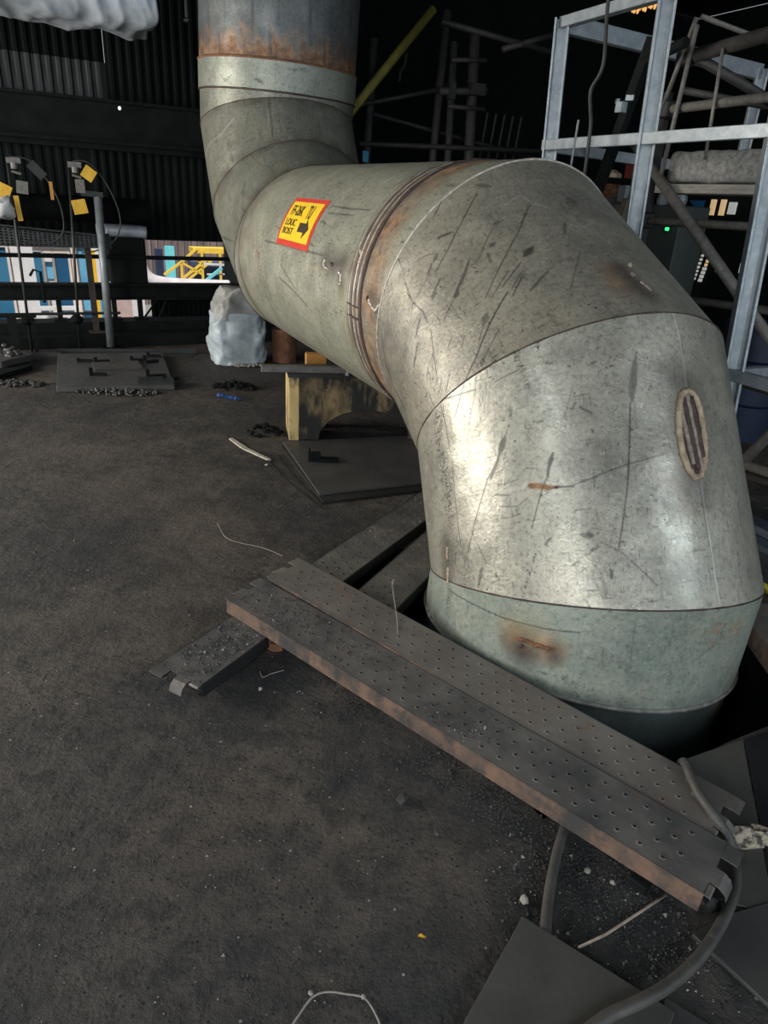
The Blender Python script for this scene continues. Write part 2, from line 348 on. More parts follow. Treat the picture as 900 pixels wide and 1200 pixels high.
MARKS = json.loads('''[[1,"d",0.0122,0.85,0.3,0,[[0.528,0.511],[0.507,0.481],[0.481,0.448]]],[1,"d",0.0051,0.85,0.3,0,[[0.481,0.448],[0.451,0.408],[0.411,0.372]]],[1,"d",0.005,0.8,0.3,0,[[0.53,0.511],[0.524,0.493]]],[1,"d",0.0019,0.9,0.4,0,[[0.467,0.422],[0.392,0.373],[0.276,0.238],[0.181,0.118]]],[1,"d",0.0058,0.8,0.4,0,[[0.469,0.43],[0.423,0.391]]],[1,"d",0.0064,0.75,0.5,1,[[0.585,0.609],[0.559,0.547]]],[1,"d",0.0018,0.5,0.5,0,[[0.559,0.547],[0.53,0.511]]],[1,"d",0.0076,0.85,0.35,0,[[0.777,0.422],[0.765,0.399],[0.749,0.372]]],[1,"d",0.0028,0.85,0.3,0,[[0.749,0.372],[0.735,0.339]]],[1,"d",0.0017,0.85,0.4,0,[[0.741,0.354],[0.693,0.296],[0.614,0.17]]],[1,"d",0.0048,0.8,0.4,0,[[0.755,0.395],[0.735,0.348]]],[1,"d",0.0023,0.85,0.4,0,[[0.084,0.72],[0.116,0.618],[0.125,0.514]]],[1,"d",0.0023,0.9,0.4,0,[[0.314,0.754],[0.272,0.708],[0.205,0.638]]],[1,"d",0.0033,0.85,0.4,0,[[0.145,0.72],[0.274,0.714],[0.377,0.711]]],[1,"d",0.0019,0.7,0.4,0,[[0.394,0.754],[0.384,0.71],[0.305,0.586]]],[1,"d",0.0022,0.7,0.4,0,[[0.654,0.737],[0.583,0.727],[0.509,0.717]]],[1,"d",0.0293,0.9,0.7,1,[[0.054,0.661],[0.024,0.569],[0.034,0.424]]],[1,"d",0.0271,0.9,0.7,1,[[0.034,0.49],[0.064,0.375],[0.046,0.251]]],[1,"d",0.0339,0.6,0.9,1,[[0.059,0.157],[0.125,0.046],[0.126,-0.014]]],[1,"d",0.0019,0.9,0.4,0,[[0.135,0.476],[0.124,0.337],[0.125,0.145]]],[1,"d",0.003,0.5,0.6,0,[[0.16,0.104],[0.125,0.046]]],[1,"r",0.0103,0.95,0.35,0,[[0.638,0.319],[0.686,0.312],[0.736,0.302]]],[1,"r",0.0055,0.95,0.4,0,[[0.736,0.302],[0.777,0.3]]],[1,"d",0.0041,0.85,0.4,0,[[0.767,0.301],[0.858,0.295]]],[1,"d",0.0035,0.4,0.6,0,[[0.645,0.324],[0.719,0.32]]],[1,"d",0.0017,0.7,0.4,0,[[0.848,0.298],[0.982,0.317]]],[1,"d",0.0019,0.75,0.4,0,[[0.963,0.317],[1.136,0.347],[1.37,0.373]]],[1,"d",0.0021,0.6,0.4,0,[[0.45,0.341],[0.512,0.344],[0.577,0.35]]],[1,"d",0.0021,0.6,0.4,0,[[0.446,0.265],[0.552,0.254],[0.614,0.279]]],[1,"d",0.0021,0.6,0.4,0,[[0.45,0.221],[0.51,0.221],[0.558,0.228]]],[1,"d",0.0021,0.6,0.4,0,[[0.424,0.309],[0.515,0.299]]],[1,"d",0.0021,0.6,0.4,0,[[0.376,0.391],[0.447,0.387],[0.505,0.396]]],[1,"d",0.002,0.6,0.4,0,[[0.862,0.214],[0.921,0.21]]],[1,"d",0.0021,0.6,0.4,0,[[0.386,0.107],[0.431,0.075]]],[1,"d",0.0021,0.6,0.4,0,[[0.319,-0.008],[0.39,0.006]]],[1,"d",0.0021,0.6,0.4,0,[[0.376,0.18],[0.427,0.176]]],[1,"d",0.0021,0.6,0.4,0,[[0.623,0.383],[0.672,0.377]]],[1,"d",0.0015,0.7,0.4,0,[[0.227,0.201],[0.311,0.076]]],[1,"d",0.0081,0.7,0.5,0,[[0.281,0.06],[0.228,-0.018]]],[1,"d",0.0048,0.85,0.5,1,[[0.522,-0.061],[0.542,-0.02],[0.586,0.033],[0.647,0.119]]],[1,"d",0.0048,0.7,0.5,0,[[0.677,0.109],[0.707,0.129]]],[1,"d",0.0114,0.75,0.5,0,[[0.869,0.123],[0.922,0.118]]],[1,"d",0.006,0.7,0.5,1,[[0.805,0.028],[0.86,0.054],[0.935,0.082]]],[1,"d",0.0018,0.7,0.4,0,[[0.895,0.309],[0.96,0.316]]],[1,"d",0.012,0.7,0.5,0,[[0.859,0.127],[0.92,0.123]]],[1,"h",0.0401,0.8,1.0,0,[[-0.02,0.162],[-0.072,-0.008]]],[1,"d",0.0072,0.85,0.5,0,[[-0.086,-0.008],[-0.143,-0.102]]],[1,"d",0.0135,0.55,0.3,0,[[1.279,0.736],[1.248,0.663],[1.225,0.602],[1.213,0.564]]],[1,"d",0.003,0.85,0.4,0,[[1.203,0.557],[1.173,0.437],[1.134,0.296]]],[1,"d",0.0028,0.8,0.4,0,[[1.155,0.359],[1.124,0.267],[1.079,0.157],[1.04,0.071]]],[1,"b",0.0027,0.9,0.4,0,[[1.546,0.876],[1.563,0.804],[1.568,0.692],[1.56,0.588]]],[1,"d",0.0077,0.5,0.8,0,[[1.569,0.668],[1.582,0.581]]],[1,"b",0.0025,0.9,0.4,0,[[1.556,0.283],[1.556,0.166],[1.556,0.051],[1.552,-0.078],[1.554,-0.152]]],[1,"d",0.0018,0.7,0.4,0,[[1.549,0.284],[1.544,0.167],[1.544,0.051]]],[1,"h",0.1055,0.75,1.0,0,[[1.573,0.581],[1.539,0.423],[1.512,0.285]]],[1,"h",0.0448,0.7,0.8,0,[[1.576,0.565],[1.514,0.316]]],[1,"r",0.0322,0.5,1.0,1,[[1.31,0.321],[1.402,0.252],[1.501,0.176]]],[1,"h",0.0306,0.7,0.9,0,[[1.59,0.268],[1.563,0.188]]],[1,"r",0.0223,0.35,1.0,1,[[1.379,0.457],[1.34,0.306]]],[1,"b",0.0019,0.5,0.5,0,[[1.292,0.669],[1.456,0.641]]],[1,"b",0.0019,0.5,0.5,0,[[1.298,0.646],[1.449,0.618]]],[1,"d",0.0021,0.7,0.4,0,[[0.956,0.095],[1.051,0.053],[1.133,-0.009],[1.205,-0.069]]],[1,"d",0.0056,0.8,0.4,0,[[0.987,-0.006],[0.983,-0.026]]],[1,"d",0.0062,0.7,0.4,1,[[1.139,-0.124],[1.173,-0.116]]],[1,"d",0.0026,0.7,0.4,0,[[1.871,0.191],[1.869,0.108]]],[1,"d",0.0106,0.5,0.5,0,[[1.309,0.224],[1.309,0.184]]],[1,"d",0.0018,0.5,0.5,0,[[1.323,0.184],[1.32,0.134]]],[1,"d",0.0084,0.4,0.7,1,[[1.439,-0.036],[1.451,-0.086]]],[1,"d",0.0077,0.4,0.7,1,[[1.402,0.016],[1.408,-0.055]]],[1,"d",0.0063,0.5,0.6,1,[[0.91,0.07],[0.902,-0.021]]],[1,"d",0.0107,0.9,0.5,1,[[0.661,0.821],[0.649,0.768]]],[1,"d",0.0056,0.9,0.5,1,[[0.78,0.827],[0.768,0.774]]],[1,"d",0.0092,0.75,0.7,1,[[0.674,0.756],[0.688,0.674]]],[1,"d",0.0052,0.7,0.4,0,[[0.947,0.563],[0.997,0.538]]],[1,"d",0.003,0.7,0.4,0,[[1.033,0.713],[1.056,0.715]]],[1,"d",0.0038,0.8,0.4,0,[[1.125,0.694],[1.137,0.695]]],[1,"d",0.0019,0.6,0.4,0,[[0.921,0.604],[1.006,0.607]]],[1,"d",0.0021,0.5,0.4,0,[[0.927,0.649],[0.859,0.536]]],[1,"d",0.0021,0.6,0.4,0,[[0.93,0.585],[0.899,0.557]]],[1,"d",0.0035,0.8,0.4,0,[[0.805,0.739],[0.836,0.734]]],[1,"d",0.0031,0.7,0.4,0,[[0.723,0.535],[0.75,0.539]]],[1,"d",0.0028,0.7,0.4,0,[[0.784,0.576],[0.804,0.573]]],[1,"d",0.0126,0.5,0.6,1,[[0.667,0.525],[0.674,0.473]]],[1,"d",0.0059,0.6,0.6,1,[[0.394,0.602],[0.368,0.576]]],[1,"d",0.0104,0.25,0.8,0,[[1.87,0.495],[1.891,0.431]]],[2,"d",0.0034,0.97,0.4,0,[[0.82,0.161],[0.635,0.077],[0.492,0.004],[0.363,-0.041]]],[2,"d",0.0117,0.81,0.4,0,[[0.593,0.32],[0.548,0.3]]],[2,"d",0.002,0.9600000000000001,0.4,0,[[0.535,0.3],[0.408,0.253]]],[2,"d",0.0164,0.66,0.4,0,[[0.665,0.133],[0.61,0.096]]],[2,"d",0.0018,0.76,0.4,0,[[0.671,0.033],[0.505,-0.037]]],[2,"d",0.0062,0.86,0.4,0,[[0.298,0.38],[0.171,0.329]]],[2,"d",0.0041,0.97,0.4,0,[[0.182,0.302],[0.055,0.25]]],[2,"d",0.0022,0.76,0.4,0,[[0.601,0.088],[0.542,0.049]]],[2,"d",0.0028,0.9600000000000001,0.4,0,[[0.289,0.544],[0.294,0.474],[0.325,0.385],[0.321,0.322]]],[2,"d",0.0028,0.9600000000000001,0.4,0,[[0.315,0.28],[0.247,0.175],[0.182,0.07]]],[2,"d",0.0031,0.76,0.4,0,[[0.399,0.159],[0.349,0.136]]],[2,"d",0.0023,0.76,0.4,0,[[0.486,0.12],[0.437,0.086]]],[2,"d",0.0028,0.76,0.4,0,[[0.171,0.166],[0.125,0.146]]],[2,"d",0.002,0.66,0.4,0,[[0.267,0.196],[0.213,0.177]]],[2,"d",0.0031,0.86,0.4,0,[[0.285,0.039],[0.203,0.002]]],[2,"d",0.0024,0.76,0.4,0,[[0.218,0.058],[0.14,0.027]]],[2,"d",0.0021,0.76,0.4,0,[[0.294,0.474],[0.187,0.405]]],[2,"d",0.0081,0.76,0.4,0,[[0.477,0.406],[0.418,0.388]]],[2,"d",0.0095,0.76,0.4,0,[[0.516,-0.023],[0.486,-0.051]]],[2,"d",0.0026,0.97,0.45,0,[[0.993,0.723],[0.828,0.623],[0.663,0.535],[0.531,0.487]]],[2,"d",0.0099,0.76,0.45,0,[[0.746,0.42],[0.647,0.353],[0.543,0.31]]],[2,"d",0.002,0.91,0.45,0,[[1.234,0.55],[1.07,0.42],[0.91,0.321],[0.703,0.2]]],[2,"d",0.019,0.91,0.45,0,[[1.078,0.307],[1.01,0.284]]],[2,"d",0.0027,0.91,0.45,0,[[0.975,0.261],[0.811,0.196]]],[2,"d",0.0035,0.86,0.45,0,[[0.945,0.199],[0.834,0.133]]],[2,"d",0.0106,0.81,0.45,0,[[0.91,0.423],[0.874,0.409]]],[2,"d",0.0058,0.7100000000000001,0.45,0,[[1.041,0.154],[0.954,0.119]]],[2,"d",0.006,0.86,0.45,0,[[0.725,0.605],[0.652,0.626]]],[2,"d",0.0094,0.7100000000000001,0.45,0,[[0.595,0.557],[0.547,0.538]]],[2,"d",0.0051,0.76,0.45,0,[[0.531,0.439],[0.429,0.403]]],[2,"d",0.0022,0.76,0.45,0,[[0.459,0.495],[0.335,0.471]]],[2,"d",0.0153,0.66,0.45,0,[[0.629,0.846],[0.547,0.82]]],[2,"d",0.0031,0.9600000000000001,0.45,0,[[0.351,0.73],[0.34,0.657]]],[2,"d",0.0031,0.9600000000000001,0.45,0,[[0.311,0.589],[0.294,0.504]]],[2,"d",0.0021,0.66,0.45,0,[[0.44,0.624],[0.521,0.601],[0.597,0.559]]],[2,"d",0.0099,0.61,0.45,0,[[0.955,0.511],[1.024,0.512]]],[2,"d",0.0035,0.76,0.45,0,[[0.799,0.803],[0.698,0.745]]],[2,"d",0.0048,0.66,0.45,0,[[0.844,0.386],[0.833,0.338]]],[2,"d",0.0029,0.7100000000000001,0.45,0,[[0.726,0.38],[0.791,0.391],[0.945,0.495]]],[2,"d",0.002,0.76,0.45,0,[[0.891,0.253],[0.732,0.181]]],[2,"d",0.0129,0.61,0.45,0,[[1.013,0.776],[1.092,0.722]]],[2,"d",0.0043,0.76,0.45,0,[[0.529,0.537],[0.478,0.507]]],[2,"r",0.04,0.6,1.0,0,[[1.39,0.098],[1.375,0.028],[1.386,-0.023]]],[2,"h",0.0366,0.8,0.8,0,[[1.476,0.091],[1.484,-0.001],[1.511,-0.071]]],[2,"d",0.0072,0.66,0.5,0,[[1.354,0.399],[1.289,0.319]]],[2,"d",0.013,0.86,0.6,0,[[1.085,0.31],[1.016,0.28]]],[2,"d",0.005,0.66,0.5,0,[[1.07,0.162],[0.931,0.113]]],[2,"d",0.0106,0.66,0.5,0,[[1.227,0.109],[1.229,0.098]]],[2,"d",0.0015,0.66,0.4,0,[[1.31,0.216],[1.12,0.042]]],[2,"d",0.0017,0.66,0.5,0,[[1.224,0.557],[1.119,0.461]]],[2,"d",0.0029,0.76,0.5,0,[[0.951,0.216],[0.851,0.165]]],[2,"d",0.0207,0.41000000000000003,1.0,0,[[1.485,0.583],[1.526,0.509]]],[2,"b",0.002,0.4,0.5,0,[[1.219,0.608],[1.241,0.541],[1.311,0.512]]],[2,"b",0.0017,0.35,0.5,0,[[1.453,0.558],[1.524,0.584],[1.548,0.535]]],[2,"b",0.0017,0.35,0.5,0,[[1.367,0.374],[1.445,0.355],[1.55,0.39]]],[2,"b",0.0025,0.35,0.5,0,[[1.087,0.587],[1.206,0.619],[1.264,0.543],[1.306,0.504]]],[2,"b",0.0177,0.25,1.0,0,[[0.292,0.692],[0.428,0.634]]],[2,"d",0.0042,0.86,0.4,0,[[-0.091,0.61],[-0.268,0.51],[-0.342,0.401],[-0.309,0.234]]],[3,"d",0.0036,0.85,0.4,0,[[0.23,1.841],[0.241,1.233],[0.245,0.77]]],[3,"d",0.0033,0.8,0.4,0,[[0.664,0.972],[0.657,0.7],[0.667,0.472]]],[3,"d",0.0024,0.7,0.4,0,[[0.597,0.963],[0.601,0.623]]],[3,"d",0.0026,0.5,0.4,1,[[0.501,0.934],[0.338,0.89]]],[3,"h",0.0573,0.8,0.9,0,[[0.219,0.744],[0.198,0.641],[0.23,0.498]]],[3,"h",0.0461,0.8,0.9,0,[[0.168,0.521],[0.062,0.475]]],[3,"d",0.0039,0.85,0.4,0,[[-0.064,1.489],[-0.132,1.224],[-0.221,1.008]]],[3,"d",0.0029,0.7,0.4,0,[[0.065,1.47],[-0.105,1.184]]],[3,"y",0.0031,0.8,0.5,0,[[0.066,1.08],[0.106,0.991],[0.132,0.889],[0.128,0.785],[0.106,0.737]]],[3,"d",0.0028,0.5,0.5,0,[[-0.058,1.161],[0.066,1.08]]],[3,"r",0.046,0.5,1.0,1,[[0.234,2.114],[0.064,1.926],[-0.136,1.948]]],[3,"r",0.0271,0.5,1.0,1,[[-0.272,2.011],[-0.11,2.129]]],[3,"d",0.0077,0.6,0.5,0,[[0.224,1.882],[0.148,1.876]]],[3,"r",0.0404,0.85,1.0,0,[[0.173,0.133],[0.031,0.122],[-0.123,0.097]]],[3,"h",0.0444,0.7,0.9,0,[[0.082,0.13],[0.005,0.015]]],[3,"y",0.0179,0.5,1.0,0,[[0.02,0.47],[-0.223,0.442],[-0.523,0.361]]],[3,"d",0.0021,0.4,0.5,1,[[0.164,-0.012],[0.005,-0.082]]],[3,"d",0.0083,0.25,0.8,0,[[0.05,0.829],[0.001,0.766]]],[3,"d",0.0031,0.4,0.5,0,[[-1.04,3.133],[-0.99,2.648]]],[3,"d",0.0024,0.4,0.5,0,[[-0.346,1.279],[-0.479,1.197]]],[3,"d",0.0021,0.4,0.5,0,[[0.438,1.189],[0.321,1.015]]],[3,"d",0.002,0.4,0.5,0,[[0.512,1.001],[0.48,0.805]]],[0,"r",0.0406,0.9,1.0,0,[[0.455,-0.074],[0.579,-0.071],[0.675,-0.07]]],[0,"r",0.0176,0.95,0.5,0,[[0.468,-0.078],[0.683,-0.065]]],[0,"h",0.0518,0.95,0.8,0,[[0.503,-0.1],[0.523,-0.118]]],[0,"h",0.0277,0.8,0.8,0,[[0.675,-0.07],[0.689,-0.095]]],[0,"y",0.0478,0.35,1.0,0,[[0.454,-0.035],[0.543,-0.026]]],[0,"r",0.0345,0.8,0.8,1,[[1.517,0.086],[1.733,0.071]]],[0,"r",0.0203,0.7,0.8,1,[[1.674,0.095],[1.558,0.022]]],[0,"r",0.0224,0.6,0.9,1,[[1.871,-0.182],[1.85,-0.421]]],[0,"d",0.0171,0.5,0.8,1,[[1.798,-0.116],[1.666,-0.258]]],[0,"d",0.0023,0.9,0.4,0,[[-0.079,-0.048],[0.185,-0.03],[0.364,-0.022],[0.62,0.001],[0.786,0.023]]],[0,"d",0.0023,0.8,0.4,0,[[-0.243,-0.191],[-0.145,-0.228],[-0.011,-0.232]]],[0,"d",0.0061,0.6,0.5,1,[[0.631,-0.168],[0.777,-0.164],[0.924,-0.179]]],[0,"d",0.0061,0.5,0.5,1,[[0.78,-0.175],[0.9,-0.167]]],[0,"d",0.0017,0.6,0.4,0,[[0.923,-0.014],[0.927,-0.059]]],[0,"d",0.0017,0.4,0.4,0,[[1.039,0.113],[1.075,-0.063]]],[0,"d",0.0133,0.4,0.8,1,[[0.977,-0.044],[1.117,-0.09]]],[0,"d",0.0202,0.35,1.0,1,[[1.215,0.082],[1.326,-0.114]]],[0,"d",0.0123,0.7,0.7,1,[[-0.083,-0.041],[-0.051,-0.15]]],[0,"d",0.002,0.5,0.5,0,[[1.425,-0.039],[1.569,0.029]]],[0,"d",0.0262,0.25,1.0,1,[[1.292,0.01],[1.375,0.129]]],[5,"d",0.0151,0.5,0.6,0,[[0.538,0.193],[0.563,0.119]]],[5,"d",0.0042,0.7,0.4,0,[[1.149,0.503],[1.13,0.207]]],[4,"d",0.0052,0.5,0.5,0,[[0.617,0.335],[0.427,0.133]]],[4,"d",0.0064,0.9,0.4,0,[[-0.411,0.591],[0.097,0.04]]],[4,"r",0.0282,0.5,0.9,0,[[0.515,0.611],[0.664,0.679]]],[5,"b",0.0043,0.3,0.5,0,[[-0.261,0.423],[0.445,0.379],[0.659,0.428]]],[5,"d",0.0054,0.4,0.5,0,[[0.862,0.425],[0.786,0.285]]],[6,"d",0.0106,0.9,0.4,0,[[0.968,0.277],[1.088,0.247]]],[6,"d",0.0053,0.7,0.4,0,[[0.514,0.281],[0.582,0.246],[0.689,0.29]]],[6,"d",0.0064,0.7,0.5,1,[[1.351,0.354],[1.557,0.37]]]]''')
def pipe_material(name, c1, c2, c3, rough=.42, metal=.3, scr=1.0):
    m, t, b = nt(name)
    uv = N(t, 'ShaderNodeUVMap').outputs[0]; g = N(t, 'ShaderNodeNewGeometry').outputs['Position']
    def st(sx, sy, rz=0):
        mp = N(t, 'ShaderNodeMapping'); mp.inputs['Scale'].default_value = (sx, sy, 1); mp.inputs['Rotation'].default_value = (0, 0, rz); t.links.new(uv, mp.inputs[0]); return mp.outputs[0]
    col = mixc(t, ramp(t, noi(t, g, 2.4, 8, .65), .34, .66), c1, c2)
    col = mixc(t, mth(t, 'MULTIPLY', ramp(t, noi(t, g, 7, 8, .72), .46, .66), .55), col, c3)
    col = mixc(t, mth(t, 'MULTIPLY', ramp(t, noi(t, g, 62, 7, .78), .49, .64), .58), col, tuple(k*.42 for k in c2))     # fine mottling
    col = mixc(t, mth(t, 'MULTIPLY', ramp(t, noi(t, g, 40, 8, .82), .54, .66), .5), col, tuple(min(.75, k*1.5) for k in c1))
    if scr > 1.3:      # hairline streaks running round the pipe
        hs = ramp(t, noi(t, st(2.6, 95, .05), 1.0, 6, .75), .555, .61); col = mixc(t, mth(t, 'MULTIPLY', hs, mth(t, 'MULTIPLY', ramp(t, noi(t, g, 2.2, 3), .36, .6), .55)), col, (.075,.07,.06))
    for sx, sy, rz, amt, lo in ((9, 70, .10, .7, .60), (80, 10, -.5, .75, .60), (120, 14, .42, .65, .61), (34, 6, -.35, .5, .60)):
        sc = ramp(t, noi(t, st(sx, sy, rz), 1.0, 5, .72), lo, lo + .05)
        msk = ramp(t, noi(t, g, 1.7 + rz, 3), .36, .58)
        col = mixc(t, mth(t, 'MULTIPLY', mth(t, 'MULTIPLY', sc, msk), amt * scr), col, (.055,.055,.052))
    sp = ramp(t, noi(t, g, 58, 4, .6), .645, .68)
    col = mixc(t, mth(t, 'MULTIPLY', sp, .75 * scr), col, (.05,.05,.048))
    for an in ('wear', 'scorch'):
        a = N(t, 'ShaderNodeAttribute', attribute_name=an); s = N(t, 'ShaderNodeSeparateColor'); t.links.new(a.outputs[0], s.inputs[0])
        brk = ramp(t, noi(t, g, 34, 6, .75), .30, .56)
        if an == 'scorch':
            col = mixc(t, mth(t, 'MULTIPLY', s.outputs[0], .95), col, (.060,.046,.038)); col = mixc(t, mth(t, 'MULTIPLY', s.outputs[1], .6), col, (.46,.36,.16))
        else:
            rst = mixc(t, ramp(t, noi(t, g, 16, 6, .7), .38, .62), (.10,.045,.025), (.36,.19,.09))
            col = mixc(t, mth(t, 'MULTIPLY', s.outputs[1], mth(t, 'ADD', mth(t, 'MULTIPLY', brk, .45), .6)), col, rst)
            col = mixc(t, mth(t, 'MULTIPLY', s.outputs[0], .9), col, (.026,.026,.025))
            col = mixc(t, s.outputs[2], col, (.56,.56,.53))
            rustfac = s.outputs[1]
    t.links.new(col, b.inputs['Base Color']); b.inputs['Metallic'].default_value = metal
    rn = ramp(t, noi(t, g, 5, 6, .7), .3, .7, (rough - .08,)*3 + (1,), (rough + .14,)*3 + (1,))
    t.links.new(mth(t, 'MAXIMUM', rn, mth(t, 'MULTIPLY', rustfac, .85)), b.inputs['Roughness'])
    bump(t, b, mth(t, 'ADD', mth(t, 'MULTIPLY', noi(t, g, 3.0, 2), 3.0), mth(t, 'MULTIPLY', noi(t, g, 70, 5), .22)), .28, .02)
    return m
PM = dict(
  base=pipe_material('pipe_base_paint', (.30,.335,.28), (.20,.23,.195), (.37,.36,.285), .38, .25, .6),
  stub=pipe_material('pipe_stub_shaded', (.060,.078,.072), (.040,.05,.047), (.085,.09,.075), .5, .25),  # shade on the pipe's foot in the pit put into a darker colour
  a=pipe_material('pipe_steel_bright', (.43,.405,.33), (.25,.24,.20), (.48,.45,.36), .30, .4),
  b=pipe_material('pipe_steel_dull', (.325,.30,.235), (.165,.155,.13), (.385,.345,.265), .38, .35, 1.25),
  c=pipe_material('pipe_steel_green', (.37,.37,.285), (.245,.245,.195), (.42,.40,.31), .42, .35, 1.4),
  d=pipe_material('pipe_steel_far', (.225,.228,.18), (.15,.153,.125), (.28,.272,.215), .44, .35, 1.35),
  e=pipe_material('pipe_steel_upper', (.125,.138,.138), (.075,.086,.088), (.185,.19,.18), .40, .4),
  f=pipe_material('pipe_collar_steel', (.29,.305,.255), (.21,.225,.19), (.32,.32,.26), .40, .35))
pipe = thing('steel_pipe', 'huge grey-green mitred steel pipe rising out of the floor pit and bending twice', 'pipe', (.86, 2.59, 0))
def pipe_seg(name, i, lo, hi, mt, resu, resv, off=0, extra=None, ends=False):
    s, w = frame(i); v = CAM - (PP[REF[i]] + PD[i] * .3); thc = math.atan2(v.dot(w), v.dot(s))
    nf = int(radius(i) * 3.9 / resu); front = np.linspace(-1.95, 1.95, nf); back = np.linspace(1.95, 2*PI - 1.95, 26)[1:-1]
    ths = np.concatenate([front, back]) + thc
    R = radius(i) + off
    L0 = np.array([bound(i, th, lo, off) for th in ths]); L1 = np.array([bound(i, th, hi, off) for th in ths])
    nv = max(2, int(np.max(L1 - L0) / resv) + 1); k = np.linspace(0, 1, nv)
    T = L0[:, None] + (L1 - L0)[:, None] * k[None]; TH = np.repeat(ths[:, None], nv, 1); n = len(ths)
    rad = R + ((RF - RN) * np.clip(T / LS, 0, 1) if i == 3 else 0 * T)
    P0 = np.array(PP[REF[i]]); sv, wv, dv = map(np.array, (s, w, PD[i]))
    X = P0 + T[..., None] * dv + rad[..., None] * (np.cos(TH)[..., None] * sv + np.sin(TH)[..., None] * wv)
    X = X - np.array(parent_loc(pipe))
    ii = np.arange(n)[:, None] * nv + np.arange(nv - 1)[None]; jj = ((np.arange(n) + 1) % n)[:, None] * nv + np.arange(nv - 1)[None]
    quads = np.stack([ii, jj, jj + 1, ii + 1], -1).reshape(-1, 4)
    me = bpy.data.meshes.new(name)
    me.vertices.add(n * nv); me.vertices.foreach_set('co', X.reshape(-1).astype(np.float32))
    me.loops.add(len(quads) * 4); me.loops.foreach_set('vertex_index', quads.reshape(-1).astype(np.int32))
    me.polygons.add(len(quads)); me.polygons.foreach_set('loop_start', np.arange(0, len(quads)*4, 4, dtype=np.int32))
    me.polygons.foreach_set('loop_total', np.full(len(quads), 4, dtype=np.int32))
    me.polygons.foreach_set('use_smooth', np.ones(len(quads), dtype=bool)); me.update(calc_edges=True)
    U = (TH * R).reshape(-1); V = T.reshape(-1); uvl = me.uv_layers.new(name='UVMap')
    q = quads.reshape(-1); uvl.data.foreach_set('uv', np.stack([U[q], V[q]], 1).reshape(-1).astype(np.float32))
    # hand-placed wear: each stroke is a polyline on the unrolled surface
    ch = {k: np.zeros((n, nv)) for k in 'drbhy'}
    rn = RNG.random((n, nv)); sm = (rn + np.roll(rn, 1, 0) + np.roll(rn, 1, 1) + np.roll(np.roll(rn, 1, 0), 1, 1)) / 4
    for seg, c, wd, st, soft, spk, pts in MARKS:
        if seg != i: continue
        wd = max(wd, .55 * max(resu, resv)); dm = np.full((n, nv), 9.0); nseg = len(pts) - 1
        tp = c == 'd' and not spk and wd > .006; sg_ = 0
        for (a0, b0), (a1, b1) in zip(pts[:-1], pts[1:]):
            x = (TH - a0 + PI) % (2*PI) - PI; x = x * R; y = T - b0; ex = (a1 - a0) * R; ey = b1 - b0; l2 = ex*ex + ey*ey + 1e-9
            f = np.clip((x*ex + y*ey) / l2, 0, 1); dd_ = np.hypot(x - f*ex, y - f*ey)
            if tp: dd_ = dd_ / (.22 + .78 * np.sin(PI * np.clip((sg_ + f) / nseg, .02, .98)))
            sg_ += 1; dm = np.minimum(dm, dd_)
        val = st * np.clip((wd*(1 + soft) - dm) / (2*wd*soft + 1e-6), 0, 1)
        if spk: val = val * np.clip((sm - .50) * 9 + .1, 0, 1)
        ch[c] = np.maximum(ch[c], val)
    if extra: extra(TH, T, ch)
    one = np.ones((n, nv))
    for an, cs in (('wear', ('d', 'r', 'b')), ('scorch', ('h', 'y', None))):
        at = me.color_attributes.new(an, 'FLOAT_COLOR', 'POINT')
        at.data.foreach_set('color', np.stack([ch[c] if c else 0*one for c in cs] + [one], -1).reshape(-1).astype(np.float32))
    me.materials.append(mt)
    return link(bpy.data.objects.new(name, me), pipe)
def nz2(TH, T, f, s=0):
    return np.sin(TH*f*3.1 + s) * np.sin(T*f*4.7 + TH*f + s*2) * .5 + np.sin(TH*f*7.3 + T*f*2.1 + s*3) * .3
def ex_straight(TH, T, ch):
    z = T + .03 * nz2(TH, T, 2)
    ch['r'] = np.maximum(ch['r'], 1.1 * np.exp(-((z - .20) / .17)**4) * (.62 + .38*nz2(TH, T, 3)))
    ch['h'] = np.maximum(ch['h'], .85 * np.exp(-((z - .305) / .095)**4) * (.75 + .25*nz2(TH, T, 6)))
    ch['h'] = np.maximum(ch['h'], .35 * np.exp(-((z - LS + .1) / .09)**2)); ch['r'] = np.maximum(ch['r'], .3 * np.exp(-((z - LS + .2) / .1)**2) * (.5 + nz2(TH, T, 4)))
def ex_far(TH, T, ch):
    n_ = nz2(TH, T*1.6, 3.3, 1); L_ = T.max(1, keepdims=True); l_ = T.min(1, keepdims=True)
    e_ = np.exp(-(np.minimum(L_ - T, T - l_) / .05)**2)
    ch['h'] = np.maximum(ch['h'], np.clip(e_ * (.42 + .5*n_), 0, .6)); ch['r'] = np.maximum(ch['r'], np.clip(nz2(TH*1.7, T, 6, 2) * 1.3 - .62, 0, .5))
    ch['d'] = np.maximum(ch['d'], np.clip(nz2(TH, T*.4, 8, 6) * 1.5 - .78, 0, .55))
def ex_upper(TH, T, ch):
    z = T - .409; n_ = nz2(TH, T, 5, 1) + .5 * nz2(TH, T, 13, 2)
    ch['r'] = np.maximum(ch['r'], np.clip(1.25 - z / (.16 + .09 * n_), 0, 1) * (.8 + .2*n_))
    ch['d'] = np.maximum(ch['d'], np.clip(nz2(TH, T*.25, 9, 4) * 1.6 - .55, 0, .8))
def ex_base(TH, T, ch): ch['d'] = np.maximum(ch['d'], .35 * np.exp(-((T + .23) / .05)**2) * np.clip(nz2(TH, T, 6) + .3, 0, 1))
J = [joint(k) for k in range(6)]
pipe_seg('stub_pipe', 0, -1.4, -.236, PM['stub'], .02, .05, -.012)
pipe_seg('base_pipe', 0, -.236, J[0], PM['base'], .0045, .0045, extra=ex_base)
